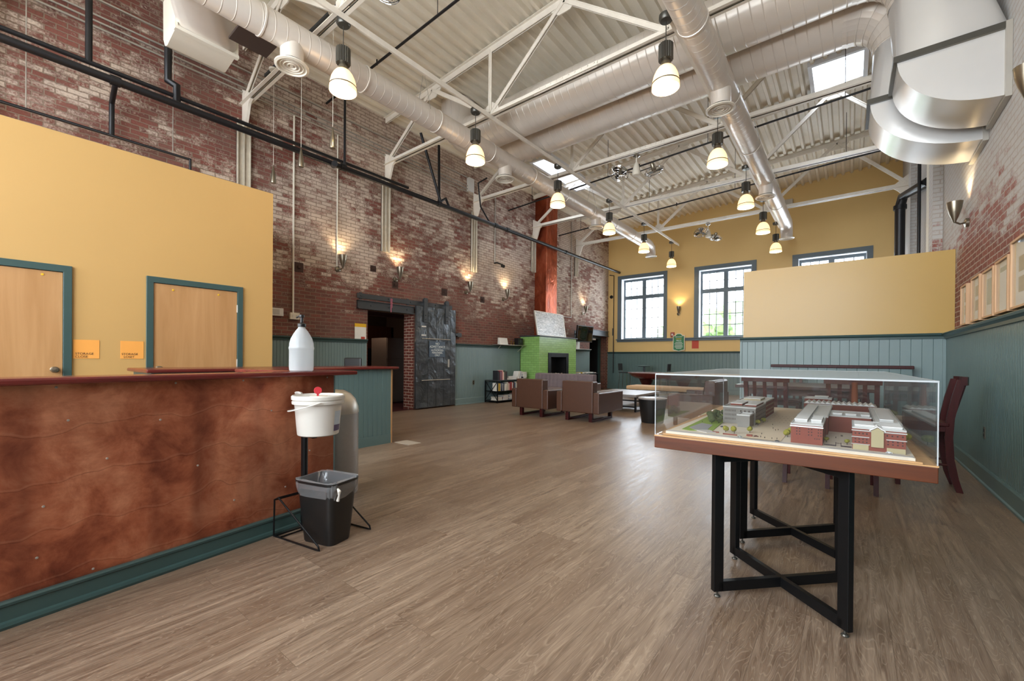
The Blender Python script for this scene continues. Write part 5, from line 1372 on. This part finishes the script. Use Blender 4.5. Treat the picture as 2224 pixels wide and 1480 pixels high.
# ---------------------------------------------------------------- fireplace, flue, mantel things
t = thing('fireplace', 'bright green tiled fireplace with a black firebox', 'fireplace', (-7.55, 11.42, 0))
FX = .35
m = MB(); wall_boxes(m, 'y', -1.07, 1.08, 0, 1.88, FX - .40, FX, [(-.58, .56, .62, 1.38)]); m.box(-.355, FX - .40, -1.07, 1.08, 0, 1.88); m.build('tiled_surround', 'green_tile', t)
m = MB(); m.box(-.36, FX + .04, -1.12, 1.13, 1.88, 1.91); m.build('mantel_shelf', 'grey_paint', t, bevel=.003)
m = MB(); wall_boxes(m, 'y', -.60, .58, .60, 1.40, FX - .02, FX + .02, [(-.46, .44, .74, 1.27)]); m.build('firebox_frame', 'black_metal', t, bevel=.003)
m = MB(); m.box(FX - .39, FX - .37, -.575, .555, .625, 1.375).box(FX - .37, FX - .02, -.575, .555, .625, .74).box(FX - .37, FX - .02, -.575, -.46, .74, 1.375).box(FX - .37, FX - .02, .44, .555, .74, 1.375).box(FX - .37, FX - .02, -.46, .44, 1.27, 1.375); m.build('firebox', 'black_plastic', t)
m = MB()
for k in range(30): m.sphere((FX - random.uniform(.06, .3), random.uniform(-.4, .38), .75), random.uniform(.012, .026), 6, 4)
gl = m.build('fire_glass_beads', 'chrome', t); gl['kind'] = 'stuff'
m = MB(); m.box(XL + .003, -7.50, 11.13, 11.76, 1.912, ZR(XL) - .02); tag(m.build('copper_flue', 'copper_flue', bevel=.01), 'tall copper clad flue rising above the green fireplace', 'flue')
t = thing('framed_picture', 'silver grey picture in a thin frame leaning on the green mantel', 'picture', (-7.22, 11.08, 1.918))
def lean(m): m.tf = Matrix.Rotation(-.17, 4, 'Y')
m = MB(); lean(m); m.box(-.02, .0, -.78, .78, .015, .73); m.build('artwork', 'artwork', t)
m = MB(); lean(m); m.box(-.03, .008, -.80, -.77, 0, .745).box(-.03, .008, .77, .80, 0, .745).box(-.03, .008, -.77, .77, 0, .02).box(-.03, .008, -.77, .77, .725, .745); m.build('frame', 'galv', t)
t = thing('television', 'flat television tilted on a wall arm right of the fireplace', 'television', (-7.55, 13.72, 2.13), -.12)
m = MB(); m.tf = Matrix.Rotation(.12, 4, 'Y'); m.box(-.035, .03, -.48, .48, -.30, .30); tvb = m.build('tv_body', 'black_plastic', t, bevel=.006)
m = MB(); m.tf = Matrix.Rotation(.12, 4, 'Y'); m.box(.0295, .032, -.45, .45, -.26, .27); m.build('screen', 'tv_screen', t)
m = MB(); m.tube([(-.035, 0, 0), (-.2, 0, .02), (-.39, 0, .02)], .025, 8); m.box(-.40, -.38, -.1, .1, -.12, .14); m.build('wall_arm', 'black_metal', t)

# things on the wainscot cap and wall shelf
t = thing('cable_box', 'white wall box beside the fireplace under the television', 'wall box', (XL, 13.55, 1.58))
m = MB(); m.box(.06, .14, -.16, .10, 0, .30); m.build('box_body', 'white', t)
m = MB(); m.box(.06, .12, .14, .32, 0, .33); m.build('grey_box_body', 'galv', t)
m = MB(); m.box(XL + .04, XL + .28, 13.0, 14.5, 1.572, 1.59); tag(m.build('wall_shelf', 'galv'), 'narrow pale shelf right of the fireplace', 'shelf')
m = MB(); m.box(XL + .04, XL + .30, 9.05, 10.3, 1.60, 1.612).bar((XL + .05, 10.2, 1.42), (XL + .27, 10.2, 1.60), .015).bar((XL + .05, 9.3, 1.5), (XL + .15, 9.3, 1.60), .015); tag(m.build('wall_shelf', 'galv'), 'thin metal shelf on the green boarding left of the fireplace', 'shelf')
m = MB(); m.prism([(-7.80, 1.613), (-7.70, 1.613), (-7.74, 1.80), (-7.79, 1.80)], 'y', 9.14, 9.50); tag(m.build('picture_frame', 'white', bevel=.004), 'small white standing frame on the shelf left of the fireplace', 'photo frame')
m = MB(); m.lathe([(.03, 0), (.035, .01), (.01, .02), (.01, .1), (.03, .12), (0, .13)], (-7.76, 9.72, 1.613), 12); m.lathe([(.025, 0), (.01, .02), (.01, .07), (.022, .09), (0, .1)], (-7.76, 9.84, 1.613), 12); tag(m.build('candlestick', plain('brass', '#9a7b35', .3, .9)), 'small brass candlestick between the white frame and black speaker', 'candlestick')
t = thing('speaker', 'small black speaker at the end of the shelf beside the fireplace', 'speaker', (-7.77, 10.08, 1.613))
m = MB(); m.box(-.08, .08, -.11, .11, 0, .21); m.build('speaker_body', 'black_plastic', t, bevel=.004)
m = MB(); m.lathe([(0, 0), (.05, 0), (.05, .006), (.035, .002), (0, .004)], (.08, 0, .12), 16, 'x'); m.build('speaker_cone', 'grey_paint', t)

# ---------------------------------------------------------------- sliding fire door and notices
t = thing('sliding_fire_door', 'old dark sheet-metal sliding door hung open on a wall track', 'sliding door', (XL, 6.9, 0))
DX = .10
def dp(nm, fn, mat, par=None, **kw):
    m = MB(); m.tf = Matrix.Translation((0, -6.9, 0)); fn(m); return m.build(nm, mat, par or t, **kw)
leaf = dp('door_leaf', lambda m: m.box(DX - .05, DX, 6.30, 7.55, .03, 2.42), 'door_steel', bevel=.004)
def frames(m):
    x0, x1 = DX, DX + .006
    for y0, y1 in ((6.30, 6.43), (7.38, 7.55)): m.box(x0, x1, y0, y1, .03, 2.42)
    m.box(x0, x1 + .002, 6.43, 7.38, 2.32, 2.42)
dp('edge_plate', frames, 'door_steel', leaf)
def seams(m):
    for y in (6.66, 6.92, 7.16): m.box(DX + .001, DX + .006, y - .006, y + .006, .04, 2.30)
    for z in (1.9, 2.25, 1.25, .95, .35): m.box(DX + .001, DX + .0055, 6.43, 7.38, z - .004, z + .004)
dp('folded_seam', seams, 'door_steel', leaf)
for z in (1.665, .68): dp('cross_rod', lambda m: m.tube([(DX + .015, 6.46, z), (DX + .015, 7.36, z)], .011, 8), 'galv')
for y, z in ((6.52, 1.95), (6.52, 1.745)): dp('white_tag', lambda m: m.box(DX + .006, DX + .009, y - .07, y + .07, z - .016, z + .016), 'white')
for y in (6.56, 7.24): dp('roller_hanger', lambda m: m.box(DX + .008, DX + .03, y - .05, y + .05, 2.05, 2.62).tube([(DX + .03, y, 2.12), (DX + .042, y, 2.12)], .018, 8).tube([(DX + .03, y, 2.22), (DX + .042, y, 2.22)], .018, 8).tube([(DX - .03, y, 2.56), (DX + .037, y, 2.56)], .06, 16), 'grey_paint', bevel=.003)
dp('hasp', lambda m: m.box(DX - .04, DX + .02, 7.55, 7.68, 1.78, 1.84).box(DX - .09, DX - .03, 7.66, 7.80, 1.76, 1.86), 'grey_paint')
dp('handle_plate', lambda m: m.box(DX + .001, DX + .012, 7.29, 7.34, .98, 1.18), 'galv')
m = MB(); m.box(XL + .012, XL + .028, 4.84, 7.5, 2.44, 2.54).box(XL, XL + .013, 4.9, 4.96, 2.42, 2.56).box(XL, XL + .013, 6.1, 6.16, 2.42, 2.56)
for y in (4.93, 5.6, 6.2, 6.95): m.lathe([(0, 0), (.018, 0), (.016, .012), (0, .014)], (XL + .028, y, 2.49), 8, 'x')
tag(m.build('door_track', 'grey_paint'), 'long dark steel track bar over the kitchen doorway', 'door track')
m = MB(); m.box(XL + .10, XL + .105, 5.60, 5.615, 2.2, 2.5).box(XL + .10, XL + .105, 5.63, 5.64, 2.3, 2.5); tag(m.build('ribbon', plain('pink_ribbon', '#c7657c', .6)), 'pink ribbon hanging from the door track', 'ribbon')
t = thing('warning_sign', 'slate blue sign reading NO ADMITTANCE on the sliding door', 'sign', (XL + DX + .02, 6.93, 1.42))
m = MB(); m.box(-.012, .004, -.25, .25, -.19, .19); m.build('sign_board', 'slate_sign', t, bevel=.002)
text('lettering', 'NO\nADMITTANCE', .078, 'white_ink', t, (.0045, 0, .095), ROT_PX, spacing=.95)
text('lettering', 'AUTHORIZED\nPERSONNEL\nONLY', .062, 'white_ink', t, (.0045, 0, -.085), ROT_PX, spacing=.95)
m = MB(); m.box(.004, .006, -.1, .1, .012, .017); m.build('rule', 'white_ink', t)
for y, rows in ((.72, 'STORAGE\nCLOSE'), (1.09, 'STORAGE\n  LOSET')):
    t = thing('door_sign', 'orange card reading STORAGE CLOSE beside the left closet door' if y < 1 else 'orange card reading STORAGE LOSET left of the right closet door', 'sign', (XS, y, 1.27))
    m = MB(); m.box(.001, .004, -.10, .10, -.10, .10); m.build('card', 'orange_card', t)
    text('lettering', rows, .032, 'ink', t, (.0045, -.085 if y < 1 else -.09, -.065), ROT_PX, 'LEFT')
t = thing('notice_board', 'small white notice with a yellow header beside the kitchen doorway', 'notice', (XL, 4.93, 1.72))
m = MB(); m.box(.002, .012, -.13, .13, -.16, .12); m.build('notice_sheet', 'paper', t)
m = MB(); m.box(.002, .014, -.13, .13, .12, .19); m.build('yellow_header', 'yellow_card', t)
m = MB(); m.box(.012, .014, .01, .10, -.15, -.08); m.build('red_patch', 'red_sign', t)
t = thing('emergency_light', 'white emergency light box on the brick by the yellow wall', 'emergency light', (XL, 3.24, 2.0))
m = MB(); m.box(.002, .06, -.16, .14, -.07, .07); m.build('housing', 'white', t, bevel=.006)
m = MB(); m.box(.06, .064, -.09, .07, -.045, .045); m.build('lens_cover', 'galv', t)
t = thing('switch_box', 'cream switch box at the foot of a white conduit', 'switch', (XL, 3.58, 1.95))
m = MB(); m.box(.002, .06, -.085, .085, -.06, .06); m.build('box_body', 'offwhite', t, bevel=.004)
for y in (-.03, .03): m = MB(); m.box(.06, .066, y - .012, y + .012, -.02, .02); m.build('switch_lever', 'white', t)
for x, y, z, f, lb in ((XL + .035, 8.29, .56, 1, 'wall socket on the green boarding left of the bookcase'), (XR - .01, 6.25, .50, -1, 'wall socket on the green boarding of the right wall')):
    t = thing('wall_socket', lb, 'socket', (x, y, z))
    m = MB(); m.box(min(0, f * .006), max(0, f * .006), -.036, .036, -.058, .058); m.build('cover_plate', 'nickel', t, bevel=.002)
    for dz in (-.022, .022): m = MB(); m.box(min(f * .006, f * .008), max(f * .006, f * .008), -.016, .016, dz - .014, dz + .014); m.build('outlet', 'black_plastic', t)

# back wall signs
t = thing('hanging_plaque', 'green shaped plaque with white lettering on the window ledge', 'plaque', (-5.02, YB - .10, 1.53))
def plq(w, h0, h1): return [(-w, h0 + .05), (-w * .55, h0 + .03), (0, h0), (w * .55, h0 + .03), (w, h0 + .05), (w, h1 - .08), (w * .62, h1 - .07), (w * .5, h1 - .03), (w * .25, h1), (-w * .25, h1), (-w * .5, h1 - .03), (-w * .62, h1 - .07), (-w, h1 - .08)]
m = MB(); m.prism(plq(.215, 0, .68), 'y', -.012, .0); m.build('pale_border', 'offwhite', t)
m = MB(); m.prism(plq(.19, .025, .655), 'y', -.018, -.012); m.build('plaque_face', 'sign_green', t)
text('lettering', 'HICKORY', .06, 'white_ink', t, (0, -.019, .545), ROT_MY)
text('lettering', 'MILLS', .075, 'white_ink', t, (0, -.019, .405), ROT_MY)
m = MB(); m.box(-.1, .1, -.021, -.018, .465, .485); m.build('gold_line', 'yellow_card', t)
m = MB()
for k, w_ in enumerate((.12, .15, .13, .15, .14, .1)): m.box(-w_, w_, -.020, -.018, .33 - k * .045, .345 - k * .045)
m.build('small_print', 'white_ink', t)
t = thing('notice_card', 'plain red card on the yellow wall under the window ledge', 'notice', (-4.46, YB, 1.79))
m = MB(); m.box(-.12, .12, -.006, -.001, -.15, .15); m.build('card', 'red_sign', t)
t = thing('fire_alarm', 'small red and white fire alarm right of the left window', 'fire alarm', (-5.28, YB, 2.17))
m = MB(); m.box(-.07, .07, -.05, -.001, -.09, .09); m.build('alarm_body', K.setdefault('darkred', plain('dark_red_alarm', '#9a4038', .4)), t, bevel=.006)
m = MB(); m.box(-.035, .03, -.055, -.05, -.03, .04); m.build('strobe', 'white', t)
m = MB(); m.box(-1.72, -1.48, YB - .10, YB - .001, 6.28, 6.46); tag(m.build('vent_box', 'galv'), 'small grey box high on the yellow wall above the last truss', 'vent box')

# framed prints leaning on the right wainscot cap
FR = [(7.05, .16, .46, 'two small brown pictures, farthest of the row'), (6.48, .19, .47, 'two small brown pictures, second from the far end'), (5.97, .20, .46, 'a greenish print, third from the far end'), (5.50, .20, .47, 'a pale page, fourth from the far end'), (4.98, .25, .55, 'a deep white mount, biggest of the row'), (4.40, .22, .50, 'cut off by the right edge of the picture')]
for i, (y, hw, h, lb) in enumerate(FR):
    t = thing('picture_frame', 'pale oak box frame with ' + lb if i < 5 else 'pale oak box frame ' + lb, 'picture frame', (XR + .03, y, 1.63), group='pale oak frames on the right brick wall')
    dpt = .085
    m = MB(); wall_boxes(m, 'y', -hw, hw, 0, h, -dpt, .015, [(-hw + .018, hw - .018, .018, h - .018)]); m.build('frame', 'frame_wood', t)
    m = MB(); m.box(-dpt + .03, -dpt + .034, -hw + .018, hw - .018, .018, h - .018); m.build('mount', 'paper', t)
    m = MB(); m.box(-dpt + .010, -dpt + .012, -hw + .018, hw - .018, .018, h - .018); m.build('glass', 'window_glass', t)
    if i in (0, 1):
        for z in (.12, .27): m = MB(); m.box(-dpt + .028, -dpt + .03, -hw + .06, hw - .06, z, z + .11); m.build('print', K.setdefault('print_tan', plain('sepia_print', '#a08f70', .8, var=.15, scale=20)), t)
    elif i == 2:
        m = MB(); m.box(-dpt + .028, -dpt + .03, -hw + .05, hw - .05, .13, h - .08); m.build('print', K.setdefault('print_green', plain('greenish_print', '#9fa893', .8, var=.12, scale=20)), t)
    elif i == 4:
        for z in (.13, .29): m = MB(); m.box(-dpt + .028, -dpt + .03, -hw + .08, hw - .1, z, z + .12); m.build('print', 'print_tan', t)
    else:
        m = MB(); m.box(-dpt + .028, -dpt + .03, -hw + .04, hw - .04, h - .10, h - .06); m.build('print', K.setdefault('print_green', plain('greenish_print', '#9fa893', .8)), t)

# ---------------------------------------------------------------- bookcases and books
def bookcase(loc, L, H, label):
    t = thing('bookcase', label, 'bookcase', loc)          # along y, open to +x
    m = MB()
    for x in (0, .44):
        for y in (0, L): m.box(x - .012, x + .012, y - .012, y + .012, 0, H - .021)
    m.build('frame_post', 'black_metal', t)
    for z in (.06, H * .52, H - .02): m = MB(); m.box(-.012, .452, -.012, L + .012, z - .018 if z < H - .05 else z, z if z < H - .05 else z + .02); m.build('shelf', 'black_metal' if z < H - .05 else 'grey_paint', t)
    for y in (0, L): m = MB(); m.bar((0, y, .07), (.44, y, H - .03), .012); m.bar((.44, y, .07), (0, y, H - .03), .012); m.build('cross_brace', 'black_metal', t)
    return t
BX, BY, BH = -7.87, 8.72, .62
bookcase((BX, BY, 0), 1.5, BH, 'low black metal bookcase full of books left of the grey sofa')
bookcase((-7.87, 13.05, 0), 1.5, .70, 'low black metal bookcase piled with papers right of the fireplace')
random.seed(21)
PAL = ['#d8d5cf', '#2c3447', '#7a2c34', '#c9c2b4', '#8d3a44', '#b9bcc4', '#4b3a34', '#d9b3a6', '#6d7a8c', '#e6e2d8', '#3d4a3a', '#9a9ea8', '#c1a23a', '#b4584e', '#1d1c22']
NAMES = ['white', 'navy', 'maroon', 'cream', 'dull red', 'pale grey', 'dark brown', 'pink', 'slate blue', 'ivory', 'dark green', 'grey', 'mustard', 'brick red', 'black']
bm_ = {}
def bmat(i):
    if i not in bm_: bm_[i] = plain('book_cover_' + NAMES[i].replace(' ', '_'), PAL[i], .6, var=.03)
    return bm_[i]
def book_up(x, y, z, w, h, d, i, label, group, tilt=0.0):
    t = thing('book', label, 'book', (x, y, z), group=group)
    R_ = Matrix.Rotation(tilt, 4, 'X')
    m = MB(); m.tf = R_; c = .003
    m.box(-d, 0, 0, c, 0, h).box(-d, 0, w - c, w, 0, h).box(-c, 0, c, w - c, 0, h); m.build('cover', bmat(i), t)
    m = MB(); m.tf = R_; m.box(-d + .003, -c, c, w - c, .003, h - .003); m.build('pages', 'paper', t)
def book_flat(x, y, z, w, l, h, i, label, group, rz=0.0):
    t = thing('book', label, 'book', (x, y, z), rz, group)
    m = MB(); c = .003
    m.box(-w / 2, w / 2, -l / 2, l / 2, 0, c).box(-w / 2, w / 2, -l / 2, l / 2, h - c, h).box(-w / 2, w / 2, -l / 2, -l / 2 + c, c, h - c); m.build('cover', bmat(i), t)
    m = MB(); m.box(-w / 2 + .003, w / 2 - .003, -l / 2 + c, l / 2 - .003, c, h - c); m.build('pages', 'paper', t)
ORD = ['first', 'second', 'third', 'fourth', 'fifth', 'sixth', 'seventh', 'eighth', 'ninth', 'tenth', 'eleventh', 'twelfth', '13th', '14th', '15th', '16th', '17th', '18th', '19th', '20th', '21st', '22nd', '23rd', '24th', '25th', '26th', '27th', '28th', '29th', '30th', '31st', '32nd', '33rd', '34th']
def row(y0, y1, z, hmax, seq, where, group, tiltp=0):
    y = y0; k = 0
    while y < y1:
        i = seq[k % len(seq)]; w_ = random.uniform(.026, .045); h_ = hmax * random.uniform(.8, 1.0); d_ = random.uniform(.15, .2)
        tl = -.10 if (tiltp and k % 5 == 3) else 0
        book_up(BX + .42, y, z, w_, h_, d_, i, NAMES[i] + ' book, ' + ORD[k] + ' from the left ' + where, group, tl)
        y += w_ + .003 + (h_ * .10 if tl else 0); k += 1
row(BY + .03, BY + 1.42, BH * .52 + .001, .235, [9, 12, 12, 11, 1, 5, 1, 0, 9, 3, 3, 7, 7, 4, 13, 0, 2, 14, 8, 3], 'on the middle shelf', 'books standing on the middle shelf', 1)
row(BY + .03, BY + .40, BH + .001, .27, [14, 14, 2, 8, 4, 7, 7, 10, 6], 'on top of the bookcase', 'books standing on top of the bookcase')
for s, (yy, n, seq, wh) in enumerate(((BY + .62, 3, [3, 6, 3], 'in the small brown pile on the bookcase'), (BY + .82, 3, [0, 11, 5], 'in the middle white pile on the bookcase'), (BY + 1.32, 7, [0, 14, 5, 9, 8, 0, 3], 'in the tall pile at the bookcase end by the fireplace'))):
    z = BH + .001
    for k in range(n):
        h_ = random.uniform(.022, .034)
        book_flat(BX + .28, yy, z, .20, random.uniform(.17, .22), h_, seq[k], NAMES[seq[k]] + ' book ' + ORD[k] + ' up ' + wh, 'books lying on top of the bookcase', random.uniform(-.2, .2)); z += h_ + .001
for k in range(4):
    i = [0, 9, 5, 0][k]
    book_up(BX + .36, BY + .98 + k * .045, BH + .001, .028, .235, .19, i, NAMES[i] + ' book leaning, ' + ORD[k] + ' of four on the bookcase top', 'books leaning on top of the bookcase', -.30)
for s, (yy, seq) in enumerate(((BY + .16, [3, 9, 3, 3]), (BY + .42, [0, 5, 4, 11, 3]), (BY + .68, [5, 1, 0, 8, 9]), (BY + .96, [0, 3, 1, 5, 0, 7]))):
    z = .061
    for k, i in enumerate(seq):
        h_ = random.uniform(.018, .036)
        book_flat(BX + .28, yy, z, .22, random.uniform(.2, .24), h_, i, NAMES[i] + ' book, ' + ORD[k] + ' up, in the ' + ['leftmost', 'second', 'third', 'rightmost'][s] + ' bottom shelf pile', 'books lying on the bottom shelf', random.uniform(-.08, .08)); z += h_ + .001
for k, (yy, h_, i) in enumerate(((13.25, .03, 0), (13.5, .045, 12), (13.8, .03, 3), (14.15, .04, 0), (14.4, .025, 11))):
    book_flat(-7.6, yy, .70, .25, .22, h_, i, NAMES[i] + ' paper stack, ' + ORD[k] + ' from the left on the bookcase right of the fireplace', 'paper stacks right of the fireplace', random.uniform(-.3, .3))

# kitchen things glimpsed through the doorway
t = thing('refrigerator', 'steel refrigerator glimpsed through the kitchen doorway', 'refrigerator', (-9.9, 7.1, 0))
m = MB(); m.box(-.35, .33, -.40, .40, .02, 1.74); m.build('body', 'stainless', t)
m = MB(); m.box(.331, .36, -.39, .39, 1.18, 1.73); m.build('freezer_door', 'stainless', t, bevel=.006)
m = MB(); m.box(.331, .36, -.39, .39, .06, 1.16); m.build('fridge_door', 'stainless', t, bevel=.006)
for z0, z1 in ((1.25, 1.45), (.85, 1.1)): m = MB(); m.tube([(.36, .34, z0), (.385, .34, z0 + .02), (.385, .34, z1 - .02), (.36, .34, z1)], .01, 8); m.build('door_handle', 'chrome', t)
t = thing('kitchen_cabinet', 'brown kitchen cabinets in the dark room behind the doorway', 'cabinet', (-11.6, 6.0, 0))
m = MB(); m.box(-.35, .0, -1.2, 2.3, 1.5, 2.2); m.build('wall_cabinet', K.setdefault('cabinet_wood', wood('brown_cabinet_wood', '#5b3422', '#472818', .4, 'z')), t)
m = MB(); m.box(-.35, .25, -1.2, 2.3, 0, .9); m.build('base_cabinet', 'cabinet_wood', t)
m = MB(); m.box(-.35, .28, -1.2, 2.3, .9, .93); m.build('worktop', 'dark_grey', t)
t = thing('microwave_oven', 'black microwave in the dark kitchen', 'microwave', (-11.4, 7.0, 1.19))
m = MB(); m.box(-.18, .2, -.3, .3, 0, .30); m.build('oven_body', 'black_plastic', t, bevel=.006)
m = MB(); m.box(.2, .205, -.27, .12, .04, .26); m.build('oven_door', 'tv_screen', t)
